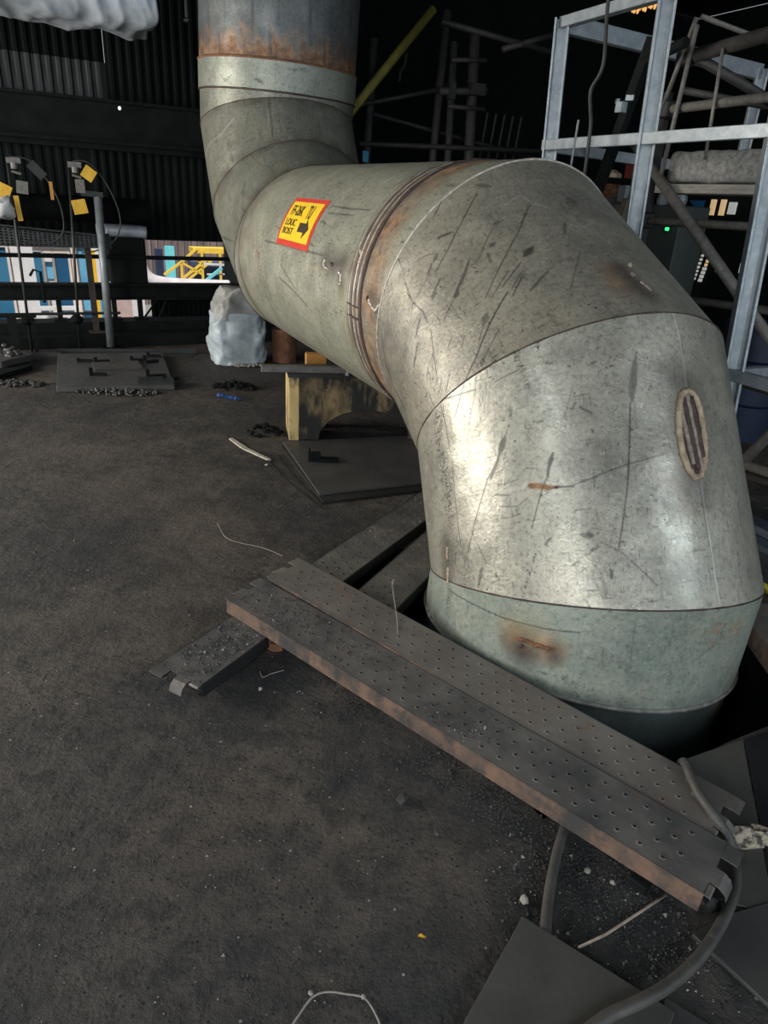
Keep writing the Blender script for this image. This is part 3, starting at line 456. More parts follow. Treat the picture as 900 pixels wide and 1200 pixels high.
pipe_seg('elbow_segment', 1, J[0], J[1], PM['a'], .0038, .0038)
pipe_seg('elbow_segment', 2, J[1], J[2], PM['b'], .0042, .0045)
pipe_seg('straight_pipe', 3, J[2], J[3], PM['c'], .0065, .0075, extra=ex_straight)
pipe_seg('elbow_segment', 4, J[3], J[4], PM['d'], .009, .009, extra=ex_far)
pipe_seg('elbow_segment', 5, J[4], J[5], PM['d'], .009, .009, extra=ex_far)
pipe_seg('riser_pipe', 6, J[5], .207, PM['d'], .012, .012)
pipe_seg('collar', 6, .207, .409, PM['f'], .012, .012, .010)
pipe_seg('riser_pipe', 6, .409, 3.42, PM['e'], .012, .02, extra=ex_upper)
def ring(i, e, off=0, n=110):
    return [on_pipe(i, 2*PI*k/n, bound(i, 2*PI*k/n, e, off), off) for k in range(n)]
def bead(i, e, r, mt, off=0, wob=.25, n=110):
    rs = [r * (1 + wob * noise.noise(Vector((k*.7, i*3.3, r*900)))) for k in range(n)]
    return MB().tube(ring(i, e, off, n), rs, 6, closed=True).build('weld_bead', mt, pipe, smooth=True)
bead(0, -.236, .010, M['beadg']); bead(0, J[0], .0034, M['beadd'], 0, .7); bead(1, J[1], .0034, M['beadd'], 0, .7); bead(2, J[2], .006, M['bead'])
for t_, r_, m_ in ((.232, .013, 'beadd'), (.275, .005, 'bead'), (.298, .004, 'beadd'), (.322, .0065, 'bead'), (.345, .005, 'beadd'), (.378, .0045, 'bead')): bead(3, t_, r_, M[m_], -.003, .6)
bead(3, J[3], .005, M['beadd']); bead(3, LS - .12, .006, M['beadd'], -.003); bead(4, J[4], .004, M['beadd']); bead(5, J[5], .004, M['beadd'])
bead(6, .207, .008, M['beadd'], .006); bead(6, .409, .010, M['rust'], .006)
# the oval repair weld on the near elbow, with its long ridges
def surf_path(i, pts, off): return [on_pipe(i, a, t, off) for a, t in pts]
rp = thing('repair_patch', None, None); rp.parent = pipe; rp['label'] = 'raised oval repair weld with tan rim'
rp.location = on_pipe(1, 1.54, .44) - pipe.location
oval = [(1.553,.592),(1.523,.585),(1.492,.556),(1.468,.50),(1.456,.44),(1.458,.37),(1.478,.315),(1.513,.283),(1.553,.288),(1.592,.325),(1.618,.38),(1.63,.44),(1.630,.51),(1.612,.565),(1.585,.586)]
od = []
for k in range(len(oval)):
    p, q = oval[k], oval[(k+1) % len(oval)]
    od += [(p[0]*(1-f) + q[0]*f, p[1]*(1-f) + q[1]*f) for f in (0, .25, .5, .75)]
rs = [.0125 * (1 + .4 * noise.noise(Vector((k*.9, 2, 5)))) for k in range(len(od))]
MB().tube(surf_path(1, od, .003), rs, 7, closed=True).build('weld_rim', M['beadt'], rp, smooth=True)
fl = MB(); ce = on_pipe(1, 1.543, .437, .004)
fl.add([ce] + surf_path(1, od, .003), [(0, 1 + k, 1 + (k+1) % len(od)) for k in range(len(od))]).build('weld_bed', M['beadd'], rp)
for a_, t0, t1, m_ in ((1.500, .33, .555, 'slag'), (1.528, .31, .575, 'beadd'), (1.556, .305, .58, 'slag'), (1.583, .33, .57, 'beadd')):
    pts = [(a_ + .010 * (k/16 - .5) * 3 + .003 * noise.noise(Vector((k*.8, a_*50, 0))), t1 + (t0 - t1) * k/16) for k in range(17)]
    MB().tube(surf_path(1, pts, .005), [.009 * (1 + .35*noise.noise(Vector((k*1.3, a_*80, 1)))) for k in range(17)], 6).build('weld_ridge', M[m_], rp, smooth=True)
# stubs of cut-off lifting lugs and weld scars
def scar(i, pts, r, mt, label=None):
    pts = [(a + .009*noise.noise(Vector((k*1.9, a*31, 3))), t + .007*noise.noise(Vector((k*2.3, t*37, 9)))) for k, (a, t) in enumerate(pts)]
    rs = [max(.0025, r * .72 * (1 + .9*noise.noise(Vector((k*1.7, pts[0][0]*40, pts[0][1]*40))))) for k in range(len(pts))]; rs[0] = rs[-1] = .0025
    o = MB().tube(surf_path(i, pts, .0), rs, 6).build('weld_scar', mt, pipe, smooth=True)
    if label: o['label'] = label
    return o
def dens(pts, n=5):
    out = []
    for p, q in zip(pts[:-1], pts[1:]): out += [(p[0] + (q[0]-p[0])*k/n, p[1] + (q[1]-p[1])*k/n) for k in range(n)]
    return out + [pts[-1]]
scar(3, dens([(.225,.745),(.19,.752),(.165,.73),(.155,.69)]), .011, M['bead']); scar(3, dens([(.21,.66),(.20,.62)]), .012, M['beadd'])
scar(3, dens([(.16,.53),(.145,.50),(.10,.485),(.075,.49),(.08,.52)]), .011, M['bead'])
scar(3, dens([(.345,.31),(.335,.335),(.36,.345)]), .011, M['bead']); scar(3, dens([(.28,.302),(.268,.335)]), .010, M['bead'])
scar(3, dens([(.05,.14),(.02,.12),(0,.09),(-.012,.06),(.02,.03),(.05,.022)]), .012, M['bead']); scar(3, dens([(.07,.15),(.03,.16)]), .012, M['beadd'])
scar(3, dens([(-.035,.395),(-.045,.25)]), .008, M['beadd']); scar(3, dens([(-.12,.395),(-.135,.24)]), .008, M['beadd'])
scar(3, dens([(.10,1.955),(.06,1.985),(.055,1.925),(.10,1.955)], 4), .013, M['slag'])
scar(2, dens([(1.557,.116),(1.545,.098)], 5), .011, M['beadt']); scar(2, dens([(1.512,.06),(1.522,.036)], 5), .012, M['slag']); scar(2, dens([(1.535,.008),(1.54,-.005),(1.552,-.03),(1.556,-.045)], 5), .008, M['slag'])
scar(1, dens([(-.022,.155),(-.026,.125),(-.030,.10)]), .008, M['beadt']); scar(1, dens([(-.032,.077),(-.045,.045),(-.066,.010)]), .011, M['beadt'])
scar(0, dens([(.475,-.077),(.53,-.068),(.585,-.072),(.63,-.066),(.668,-.072)]), .010, M['rust'], 'rusty stub of a cut-off lug'); scar(0, dens([(.50,-.092),(.52,-.10)], 3), .012, M['beadd'])

# warning label stuck on the straight pipe
def bent(th0, th1, t0, t1, off, nu=10, nv=8):
    mb = MB(); vs = [on_pipe(3, th0 + (th1-th0)*i/nu, t0 + (t1-t0)*j/nv, off) for i in range(nu+1) for j in range(nv+1)]
    return mb.add(vs, [(i*(nv+1)+j, i*(nv+1)+j+1, (i+1)*(nv+1)+j+1, (i+1)*(nv+1)+j) for i in range(nu) for j in range(nv)])
sign = thing('warning_label', None, None); sign.parent = pipe; sign['label'] = 'red-bordered yellow sticker with black lettering and arrow'
TH0, TH1, TT0, TT1 = .240, .714, 1.032, 1.60
sign.location = on_pipe(3, .48, 1.32) - pipe.location
bent(TH0, TH1, TT0, TT1, .002).build('red_border', mat('sticker_red', (.62,.035,.02), (.55,.05,.03), .45, 0, 6, bmp=0), sign, smooth=True)
bent(TH0 + .052, TH1 - .045, TT0 + .035, TT1 - .03, .004).build('yellow_field', mat('sticker_yellow', (.86,.56,.015), (.80,.52,.02), .45, 0, 6, bmp=0), sign, smooth=True)
INK = mat('sticker_ink', (.05,.03,.012), (.03,.02,.012), .5, 0, 6, bmp=0)
def on_sign(u, v, off): return on_pipe(3, TH0 + (TH1-TH0) * v, TT1 - (TT1-TT0) * u, off)    # u left to right, v bottom to top
def letters(txt, u0, u1, v0, v1, slant=.0):
    cu = bpy.data.curves.new('t', 'FONT'); cu.body = txt; cu.size = 1; cu.offset = .012; o = bpy.data.objects.new('t', cu); COL.objects.link(o)
    dg = bpy.context.evaluated_depsgraph_get(); me = bpy.data.meshes.new_from_object(o.evaluated_get(dg)); bpy.data.objects.remove(o)
    co = np.array([v.co[:] for v in me.vertices]); lo, hi = co.min(0), co.max(0)
    vs = []
    for c_ in co:
        x, y = (c_[0]-lo[0])/(hi[0]-lo[0]), (c_[1]-lo[1])/(hi[1]-lo[1]); vs.append(on_sign(u0 + (u1-u0)*x, v0 + (v1-v0)*y, .0062))
    mb = MB().add(vs, [tuple(p.vertices) for p in me.polygons]); bpy.data.meshes.remove(me)
    return mb.build('lettering', INK, sign)
letters('FF-26K', .14, .50, .60, .82); letters('TU', .62, .76, .56, .84); letters('LOUC', .12, .44, .39, .53); letters('BOST', .12, .44, .22, .35)
ar = MB(); au = [(.56,.30),(.56,.48),(.74,.48),(.74,.56),(.86,.38),(.74,.18),(.74,.30)]
ar.add([on_sign(u, v, .006) for u, v in au], [(0, 1, 2, 6), (2, 3, 4, 5, 6)]).build('arrow', INK, sign)

# ------------------------------------------------------------------ floor plates
def rect(p, d, l, w):   # corner, direction along the length; the width runs to the right of it
    d = Vector((d[0], d[1])).normalized(); n = Vector((d.y, -d.x)); p = Vector(p)
    return [p, p + d*l, p + d*l + n*w, p + n*w]
def plate(name, poly, z0, z1, mt, label, cat='plate', bevel=.002):
    return rx(name, MB().prism([(p[0], p[1]) for p in poly], z0, z1), mt, label, cat, bevel=bevel)
plate('floor_plate', [(-.357,3.638), (.149,3.871), (.40,3.99), (.28,5.0), (-.75,4.56)], 0, .011, M['darkst'], 'lower of two stacked dark steel plates in front of the yellow saddle')
plate('floor_plate', [(-.385,3.72), (.205,3.99), (.45,4.1), (.26,4.98), (-.745,4.63)], .011, .024, M['plate'], 'upper of two stacked dark steel plates, carrying the yellow saddle')
plate('floor_plate', [(1.00,1.727), (1.264,1.85), (1.127,1.43), (1.05,1.20), (.72,1.30)], 0, .008, M['platel'], 'dusty steel floor plate at the pit edge under the plank ends')
plate('floor_plate', [(1.272,1.853), (1.95,2.16), (2.0,1.2), (1.062,1.21), (1.135,1.43)], 0, .006, M['plated'], 'near-black floor plate right of the dusty one at the pit edge')
plate('floor_plate', [(.815,1.135), (.93,1.195), (1.062,1.238), (1.5,1.15), (1.25,.75), (.98,.90)], .0, .012, M['plate'], 'grey steel floor plate in the bottom right corner beyond the hose')
cpl = rect((.396,1.137), (.83,-.557), .36, .55); czs = (.030, .030, .004, .004)
rx('floor_plate', MB().add([(p[0], p[1], z) for p, z in zip(cpl, czs)] + [(p[0], p[1], z + .007) for p, z in zip(cpl, czs)], [(3, 2, 1, 0), (4, 5, 6, 7)] + [(i, (i+1) % 4, 4 + (i+1) % 4, 4 + i) for i in range(4)]), M['platel'], 'square olive-grey steel plate propped on the hose end at the bottom edge', 'plate', bevel=.0015)
plate('floor_plate', rect((.700,.985), (.83,-.557), .5, .5), .0, .006, M['plate'], 'steel floor plate under the hose bend at the bottom edge')

# ------------------------------------------------------------------ perforated steel planks
def make_plank(name, label, group, c0, c1, width, flange, deckm, sidem, endm, rows=4, pitch=.062, tabs=(True, True), seed=1):
    """c0, c1: centres of the two ends of the walking surface"""
    c0, c1 = Vector(c0), Vector(c1); d = (c1 - c0).normalized(); L = (c1 - c0).length
    n = Vector((0, 0, 1)).cross(d).normalized(); up = d.cross(n).normalized()     # n points to the left of the plank's direction
    root = thing(name, label, 'plank', c0 - up * flange, group)
    P = lambda x, y, z=0: c0 + d * x + n * y + up * z
    hw = width / 2; m_ = .014; rw = (width - 2*m_) / rows; mb = MB()
    mb.add([P(0, -hw), P(L, -hw), P(L, -hw + m_), P(0, -hw + m_), P(0, hw - m_), P(L, hw - m_), P(L, hw), P(0, hw)], [(0, 1, 2, 3), (4, 5, 6, 7)])
    cell = [(1, 0), (1, 1), (0, 1), (-1, 1), (-1, 0), (-1, -1), (0, -1), (1, -1)]
    for r in range(rows):
        yc = -hw + m_ + rw * (r + .5); x0 = .03 + (pitch/2 if r % 2 else 0); k = int((L - x0 - .03) / pitch)
        y0, y1 = yc - rw/2, yc + rw/2; xe = x0 + k * pitch
        mb.add([P(0, y0), P(x0, y0), P(x0, y1), P(0, y1), P(xe, y0), P(L, y0), P(L, y1), P(xe, y1)], [(0, 1, 2, 3), (4, 5, 6, 7)])
        for q in range(k):
            xc = x0 + (q + .5) * pitch; rr = .0052
            o_ = [P(xc + cx*pitch/2, yc + cy*rw/2) for cx, cy in cell]
            rim = [P(xc + math.cos(PI/4*i)*rr*2.0, yc + math.sin(PI/4*i)*rr*2.0, 0) for i in range(8)]
            top = [P(xc + math.cos(PI/4*i)*rr*1.15, yc + math.sin(PI/4*i)*rr*1.15, .0022) for i in range(8)]
            low = [P(xc + math.cos(PI/4*i)*rr, yc + math.sin(PI/4*i)*rr, -.008) for i in range(8)]
            fs = []
            for i in range(8):
                j = (i + 1) % 8
                fs += [(i, j, 8+j, 8+i), (8+i, 8+j, 16+j, 16+i), (16+i, 16+j, 24+j, 24+i)]
            mb.add(o_ + rim + top + low, fs)
    dk = MB(); dk.v, dk.f = mb.v, mb.f; dk.build('deck', deckm, root)
    for sg in (-1, 1):
        y = sg * hw; prof = [(0, 0.0012), (0.0045*sg, -.0015), (0.0045*sg, -flange), (-.018*sg, -flange), (-.018*sg, -flange + .004), (-.0005*sg, -flange + .004), (-.0005*sg, -.004)]
        sb = MB(); vs = [P(x, y + a, b) for x in np.linspace(0, L, 12) for a, b in prof]; k = len(prof)
        sb.add(vs, [(i*k + j, i*k + (j+1) % k, (i+1)*k + (j+1) % k, (i+1)*k + j) for i in range(11) for j in range(k)] + [tuple(range(k))[::-1], tuple(11*k + j for j in range(k))])
        sb.build('side_rail', sidem if sg == -1 else endm, root)
    for e, on in zip((0, 1), tabs):
        if not on: continue
        X = (lambda x: -x) if e == 0 else (lambda x: L + x)
        t = .004
        def slab(prof, y0, y1):       # bent strip: profile in x/z, between y0 and y1
            b = MB(); k = len(prof); vs = []
            for x, z in prof: vs += [P(X(x), y0, z), P(X(x), y1, z), P(X(x), y0, z - t), P(X(x), y1, z - t)]
            fs = [(0, 1, 3, 2), (4*k-4, 4*k-2, 4*k-1, 4*k-3)]
            for i in range(k-1):
                a = 4*i; fs += [(a, a+4, a+5, a+1), (a+2, a+3, a+7, a+6), (a, a+2, a+6, a+4), (a+1, a+5, a+7, a+3)]
            return b.add(vs, fs)
        slab([(-.002, 0), (.030, 0), (.042, -.002)], hw*.42, hw*.98).build('end_tab', deckm, root)
        slab([(-.002, 0), (.022, -.002), (.040, -.014), (.048, -.034)], -hw*.52, hw*.02).build('end_hook', deckm, root)
        slab([(-.002, 0), (.012, 0), (.016, -.004)], -hw*.99, -hw*.60).build('end_tab', deckm, root)
    return root
GP = 'scaffold planks laid across each other at the pit'
make_plank('scaffold_plank', 'long perforated steel plank nearest the camera, rusty front side', GP, (-.536,2.42,.130), (.908,1.263,.090), .205, .058, M['deckd'], M['rustside'], M['darkst'], seed=1)
make_plank('scaffold_plank', 'long perforated steel plank lying against the pipe foot', GP, (-.402,2.600,.139), (.996,1.446,.083), .205, .058, M['deck'], M['rustside'], M['darkst'], seed=2)
u1 = Vector((.487,.873,0)); v1 = Vector((.873,-.487,0))
p1 = Vector((-.769,1.991,0)) + v1 * .103
make_plank('scaffold_plank', 'gritty perforated plank poking out under the long planks at lower left', GP, p1 + Vector((0,0,.062)), p1 + u1 * 2.10 + Vector((0,0,.066)), .205, .050, M['deckd'], M['darkst'], M['darkst'], seed=3)
u2 = Vector((.445,.895,0)).normalized(); v2 = Vector((u2.y, -u2.x, 0)); p2 = Vector((-.28,2.28,0)) + v2 * .137
make_plank('scaffold_plank', 'perforated plank crossing over the pit edge beside the pipe foot', GP, p2 + u2*.20 + Vector((0,0,.062)), p2 + u2 * 1.62 + Vector((0,0,.066)), .205, .050, M['deckd'], M['darkst'], M['darkst'], seed=4)
make_plank('scaffold_plank', 'perforated plank slanting past the right side of the pit', GP, (1.66,2.62,.10), (1.615,1.66,.10), .22, .085, M['deck'], M['rustside'], M['rustside'], seed=5)
rx('packing_strip', MB().bar((.715,1.255,.014), (.99,1.545,.014), (.05), .026), M['soot_shade'], 'dark packing strip under the right ends of the long planks', 'strip', bevel=.003)
rx('rust_clip', MB().prism([(-.43,2.215),(-.395,2.19),(-.36,2.20),(-.352,2.225),(-.385,2.235)], 0, .035).prism([(-.43,2.215),(-.41,2.20),(-.40,2.21),(-.42,2.225)], .03, .072), M['rust'], 'small rusty bracket under the front edge of the nearest long plank', 'bracket')

# ------------------------------------------------------------------ hose, welding rod, string
def smooth_path(pts, n=8):
    pts = [Vector(p) for p in pts]; out = []
    for i in range(len(pts) - 1):
        p0, p1_, p2_, p3 = pts[max(i-1, 0)], pts[i], pts[i+1], pts[min(i+2, len(pts)-1)]
        for k in range(n):
            t = k / n; out.append(.5 * ((2*p1_) + (p2_ - p0)*t + (2*p0 - 5*p1_ + 4*p2_ - p3)*t*t + (3*p1_ - p0 - 3*p2_ + p3)*t**3))
    return out + [pts[-1]]
rx('rubber_hose', MB().tube(smooth_path([(.43,1.06,.013),(.447,1.10,.0155),(.464,1.165,.017),(.500,1.275,.017),(.562,1.42,.017),(.64,1.54,.017),(.76,1.60,.017),(.88,1.62,.017),(.948,1.648,.03),(.966,1.648,.072),(.958,1.615,.102),(.954,1.560,.103),(.953,1.50,.102),(.966,1.44,.097),(1.000,1.392,.06),(1.014,1.36,.022),(.978,1.268,.02),(.90,1.165,.026),(.80,1.065,.028),(.70,.99,.040),(.62,.945,.050),(.545,.915,.044),(.45,.86,.036)], 7), .0142, 12), M['hose'], 'black rubber hose curling under and over the right plank ends', 'hose', smooth=True)
rx('welding_rod', MB().tube([(.521,1.075,.024),(.60,1.122,.008),(.70,1.185,.006),(.79,1.242,.006)], .0033, 6), M['wood'], 'thin pale welding rod lying between the olive plate and the plank end', 'rod', smooth=True)
rx('string', MB().tube(smooth_path([(-.14,.86,.004),(-.118,.90,.004),(-.092,.940,.005),(-.06,.953,.004),(-.02,.951,.004),(.018,.946,.004),(.040,.925,.004),(.062,.885,.004)]), .0022, 6).rock((-.097,.947,.006), .007, 3).rock((.019,.947,.006), .006, 5), M['rope'], 'pale knotted string at the bottom edge of the floor', 'string', smooth=True)
rx('wire', MB().tube(smooth_path([(.055,2.545,.13),(.06,2.52,.16),(.052,2.50,.155),(.075,2.28,.128),(.08,2.16,.116)]), .0018, 5), M['rope'], 'twisted pale wire end sticking up behind the long planks', 'wire')
rx('wire', MB().tube(smooth_path([(-.88,3.29,.004),(-.80,3.13,.006),(-.72,3.08,.004),(-.58,3.03,.005),(-.48,2.96,.006)]), .0016, 5), M['rope'], 'thin pale crooked wire on the floor left of the plank ends', 'wire')
rx('wire', MB().tube(smooth_path([(-.42,2.06,.006),(-.405,2.03,.004),(-.38,2.05,.004),(-.335,2.075,.006)]), .0016, 5), M['rope'], 'short bent wire on the floor below the rusty plank side', 'wire')
rx('wire', MB().tube([(-.77,4.42,.005), (-.55,3.95,.005), (-.36,3.61,.005)], .003, 5).tube([(-.80,4.30,.004), (-.60,3.92,.004), (-.36,3.56,.004)], .0025, 5), M['darkst'], 'pair of straight thin rods along the left edge of the stacked plates', 'rod')

# ------------------------------------------------------------------ saddle under the pipe
su = Vector((.955,.22,0)).normalized(); sv = Vector((-su.y, su.x, 0)); sp = Vector((-.70,4.665,.024))
sad = thing('pipe_saddle', 'sooty yellow steel saddle with an arched cut-out under the pipe', 'saddle', sp)
def SP(x, y, z): return sp + su*x + sv*y + Vector((0, 0, z))
WS, HS = 1.08, .452
arch = [(WS/2 - .335, 0)] + [(WS/2 - .335*math.cos(PI*k/14), .215*math.sin(PI*k/14)) for k in range(1, 14)] + [(WS/2 + .335, 0)]
face = [(.0, 0)] + arch + [(WS, 0), (WS, HS), (0, HS)]
for y0, y1 in ((.014, .032), (.30, .318)):
    mb = MB(); n = len(arch); low = arch; vs = []
    strip = [(0, 0)] + low + [(WS, 0)]
    bot = strip; top = [(x, HS) for x, z in strip]; k = len(strip)
    for y in (y0, y1): vs += [SP(x, y, z) for x, z in bot] + [SP(x, y, z) for x, z in top]
    fs = []
    for i in range(k - 1):
        fs += [(i, i+1, k+i+1, k+i), (2*k+i, 3*k+i, 3*k+i+1, 2*k+i+1), (i, 2*k+i, 2*k+i+1, i+1), (k+i, k+i+1, 3*k+i+1, 3*k+i)]
    fs += [(0, k, 3*k, 2*k), (k-1, 3*k-1, 4*k-1, 2*k-1)]
    mb.add(vs, fs).build('web_plate', M['sadf'], sad)
for x in (-.004, WS - .012):
    MB().box(SP(x + .008, .166, HS/2), (.016, .335, HS), math.atan2(su.y, su.x)).build('end_plate', M['sad'], sad)
MB().box(SP(WS/2, .166, HS + .008), (WS + .02, .36, .016), math.atan2(su.y, su.x)).build('top_plate', M['darkst'], sad)
for x in (.09, .47, .90): MB().box(SP(x, .09, .24 if x != .47 else .34), (.012, .12, .44 if x != .47 else .24), math.atan2(su.y, su.x)).build('gusset', M['sadf'], sad)
MB().box(SP(.032, .006, HS/2), (.062, .014, HS), math.atan2(su.y, su.x)).build('edge_flange', M['sad'], sad)
rx('steel_bar', MB().bar(SP(-.19, .10, HS + .039), SP(.60, .06, HS + .039), .055, .046), M['deckd'], 'dark square steel bar lying across the top of the yellow saddle', 'bar', bevel=.004)
rx('bolt', MB().lathe(SP(.40, .0, HS + .016), [(.016, 0), (.016, .014), (.009, .015), (.009, .045)], 6), M['galvd'], 'small bolt standing in front of the square bar on the saddle', 'bolt')
rx('support_stand', MB().prism([(-.64,5.06), (-.49,5.09), (-.51,5.19), (-.66,5.16)], 0, .555), M['orange'], 'orange block standing behind the square bar below the pipe', 'stand', bevel=.005)

# ------------------------------------------------------------------ rubble and litter
def stone(p, r, mt, label, seed, cat='stone', flat=.7): return rx('stone', MB().rock((p[0], p[1], r*flat*.75), r, seed, flat), mt, label, cat, smooth=False)
def litter_pile(name, c, rad, n, mt, label, seed, h=.02, cat='debris', r0=.004, r1=.014):
    rnd = random.Random(seed); mb = MB()
    for k in range(n):
        a = rnd.random()*2*PI; q = math.sqrt(rnd.random()); r = rnd.uniform(r0, r1)
        x, y = c[0] + math.cos(a)*q*rad[0], c[1] + math.sin(a)*q*rad[1]; mb.rock((x, y, (1-q)*h + r*.4), r, k + seed*31, .7, 1)
    return tag(mb.build(name, mt), label, cat, None, 'stuff')
stone((.105,1.505), .018, M['grit'], 'round black lump alone on the floor below the long planks', 2)
stone((.20,1.40), .009, M['grit'], 'small dark stone right of the round black lump', 5)
stone((.895,1.222), .030, M['darkst'], 'dark shiny lump under the tip of the nearest plank', 8, flat=.6)
stone((.60,1.30), .010, M['gritl'], 'pale pebble between the hose and the nearest plank', 9)
stone((.66,1.27), .008, M['gritl'], 'white pebble just below the nearest plank near its right end', 12)
stone((.415,1.205), .013, M['chip'], 'tan stone chip beside the left run of hose', 14, 'chip')
stone((.925,1.03), .010, M['chip'], 'larger white chip on the floor at lower right', 17, 'chip')
stone((-.02,2.02), .010, M['chip'], 'pinkish pebble on the floor under the middle of the nearest plank', 18, 'pebble')
stone((-.40,1.965), .008, M['chip'], 'whitish pebble below the rusty bracket', 21, 'pebble')
rx('paper_scrap', MB().add([(.142,1.092,.004),(.158,1.086,.008),(.163,1.092,.005),(.15,1.100,.004),(.144,1.098,.002)], [(0, 1, 2, 3, 4)]), M['yel'], 'tiny yellow scrap on the floor left of the olive plate', 'scrap')
rx('plastic_scrap', MB().tube(smooth_path([(-1.48,5.78,.015),(-1.45,5.74,.03),(-1.40,5.73,.018),(-1.33,5.70,.02),(-1.27,5.71,.01)]), [.014,.020,.010,.018,.008]*6 + [.008]*3, 6), M['blue'], 'crumpled blue plastic scrap on the floor', 'scrap')
rx('wood_strip', MB().prism([(-1.135,4.67),(-1.115,4.685),(-1.0,4.54),(-.965,4.49),(-.77,4.295),(-.785,4.28),(-.985,4.465),(-1.03,4.52)], 0, .010), M['chip'], 'pale splintered wooden strip on the dark floor', 'strip')
stone((-.78,4.20), .018, M['chip'], 'flat white chip below the wooden strip', 25, 'chip', .3)
litter_pile('debris_heap', (-1.42,6.12), (.20,.12), 46, M['soot_shade'], 'low heap of black crumbs beyond the blue scrap', 3, .05, r0=.01, r1=.03)
litter_pile('debris_heap', (-.92,4.86), (.13,.10), 40, M['soot_shade'], 'black clump of debris left of the yellow saddle', 5, .07, r0=.01, r1=.03)
rx('bracket', MB().box((-.48,4.28,.05), (.08,.05,.06), .2).box((-.40,4.28,.035), (.16,.06,.02), .1).tube([(-.52,4.36,.03),(-.52,4.33,.09)], .006, 6), M['soot_shade'], 'black bent bracket lying on the stacked plates before the saddle', 'bracket')
rx('dirt_lump', MB().rock((1.075,1.425,.022), (.055,.026,.03), 4, 1, 2, .5).rock((1.12,1.44,.02), (.04,.022,.024), 9, 1, 2, .6), mat('pale_crust', (.34,.29,.22), (.05,.045,.04), .85, 0, 40, bmp=.6, lo=.45, hi=.58), 'crusty pale-and-black lump beside the right plank ends', 'lump')
# loose grit: far too many grains to count
def grit(name, n, mt, label, region, r0, r1, seed):
    rnd = random.Random(seed); mb = MB(); k = 0
    while k < n:
        x, y, z = region(rnd)
        r = rnd.uniform(r0, r1) * (1 + (rnd.random() < .06)); a = rnd.random() * 6.28
        vs = [(x + r*math.cos(a + i*2.09), y + r*math.sin(a + i*2.09), z) for i in range(3)] + [(x + r*.2, y, z + r*rnd.uniform(.6, 1.2))]
        mb.add(vs, [(0, 1, 3), (1, 2, 3), (2, 0, 3)]); k += 1
    return tag(mb.build(name, mt), label, 'grit', None, 'stuff')
def along(p, q, w, z=0):
    p, q = Vector(p), Vector(q); n = Vector((-(q-p).y, (q-p).x)).normalized()
    def f(rnd): c = p + (q-p)*rnd.random() + n*rnd.gauss(0, w); return c.x, c.y, z - .002
    return f
def over(x0, x1, y0, y1):
    def f(rnd): return rnd.uniform(x0, x1), rnd.uniform(y0, y1), -.003
    return f
def on_plank(c0, c1, hw, cl=.5):
    c0, c1 = Vector(c0), Vector(c1); d = (c1 - c0).normalized(); n = Vector((0,0,1)).cross(d)
    def f(rnd):
        while True:
            x = rnd.random(); y = rnd.uniform(-hw, hw)
            if noise.noise(Vector((x*6, y*14, c0.x*9))) > rnd.uniform(-.35, .35): break
        q = c0 + (c1-c0)*x + n*y; return q.x, q.y, q.z
    return f
grit('loose_grit', 1500, M['grit'], 'black grit strewn along the foot of the nearest plank', along((-.15,1.97), (.72,1.18), .05), .0015, .0045, 1)
grit('loose_grit', 1300, M['grit'], 'black grit between plank end, hose and olive plate', over(.35, .86, 1.02, 1.36), .0015, .0048, 2)
grit('loose_grit', 260, M['gritl'], 'pale grit between plank end, hose and olive plate', over(.30, 1.0, .95, 1.42), .0015, .004, 3)
grit('loose_grit', 420, M['gritl'], 'pale specks scattered over the open floor', lambda r: ((lambda t, w: (w*(.6 + t)*1.05 - .55, .8 + t*2.6, -.003))(r.random()**1.4, r.uniform(-1, .9))), .0012, .0035, 4)
grit('loose_grit', 1000, M['grit'], 'dark crumbs scattered over the open floor', lambda r: ((lambda t, w: (w*(.6 + t)*1.05 - .55, .8 + t*2.6, -.003))(r.random()**1.2, r.uniform(-1, .9))), .0015, .005, 5)
grit('loose_grit', 700, M['grit'], 'black grit on the nearest long plank', on_plank((-.52,2.41,.130), (.4,1.67,.1045), .09), .0015, .0045, 6)
grit('loose_grit', 200, M['gritl'], 'pale grit on the nearest long plank', on_plank((-.52,2.41,.130), (.4,1.67,.1045), .09), .0012, .003, 7)
grit('loose_grit', 600, M['grit'], 'black grit on the plank poking out at lower left', on_plank(p1 + Vector((0,0,.062)), p1 + u1*.42 + Vector((0,0,.063)), .095), .002, .0055, 8)
grit('loose_grit', 160, M['gritl'], 'pale grit on the plank poking out at lower left', on_plank(p1 + Vector((0,0,.062)), p1 + u1*.42 + Vector((0,0,.063)), .095), .0015, .004, 9)
grit('loose_grit', 160, M['gritl'], 'pale specks on the crossing plank behind the long ones', on_plank(p1 + u1*.75 + Vector((0,0,.063)), p1 + u1*2.0 + Vector((0,0,.066)), .095), .0015, .0035, 10)
grit('loose_grit', 110, M['gritl'], 'pale grit on the floor plates at the right pit edge', over(.98, 1.35, 1.25, 1.66), .0015, .0045, 11)

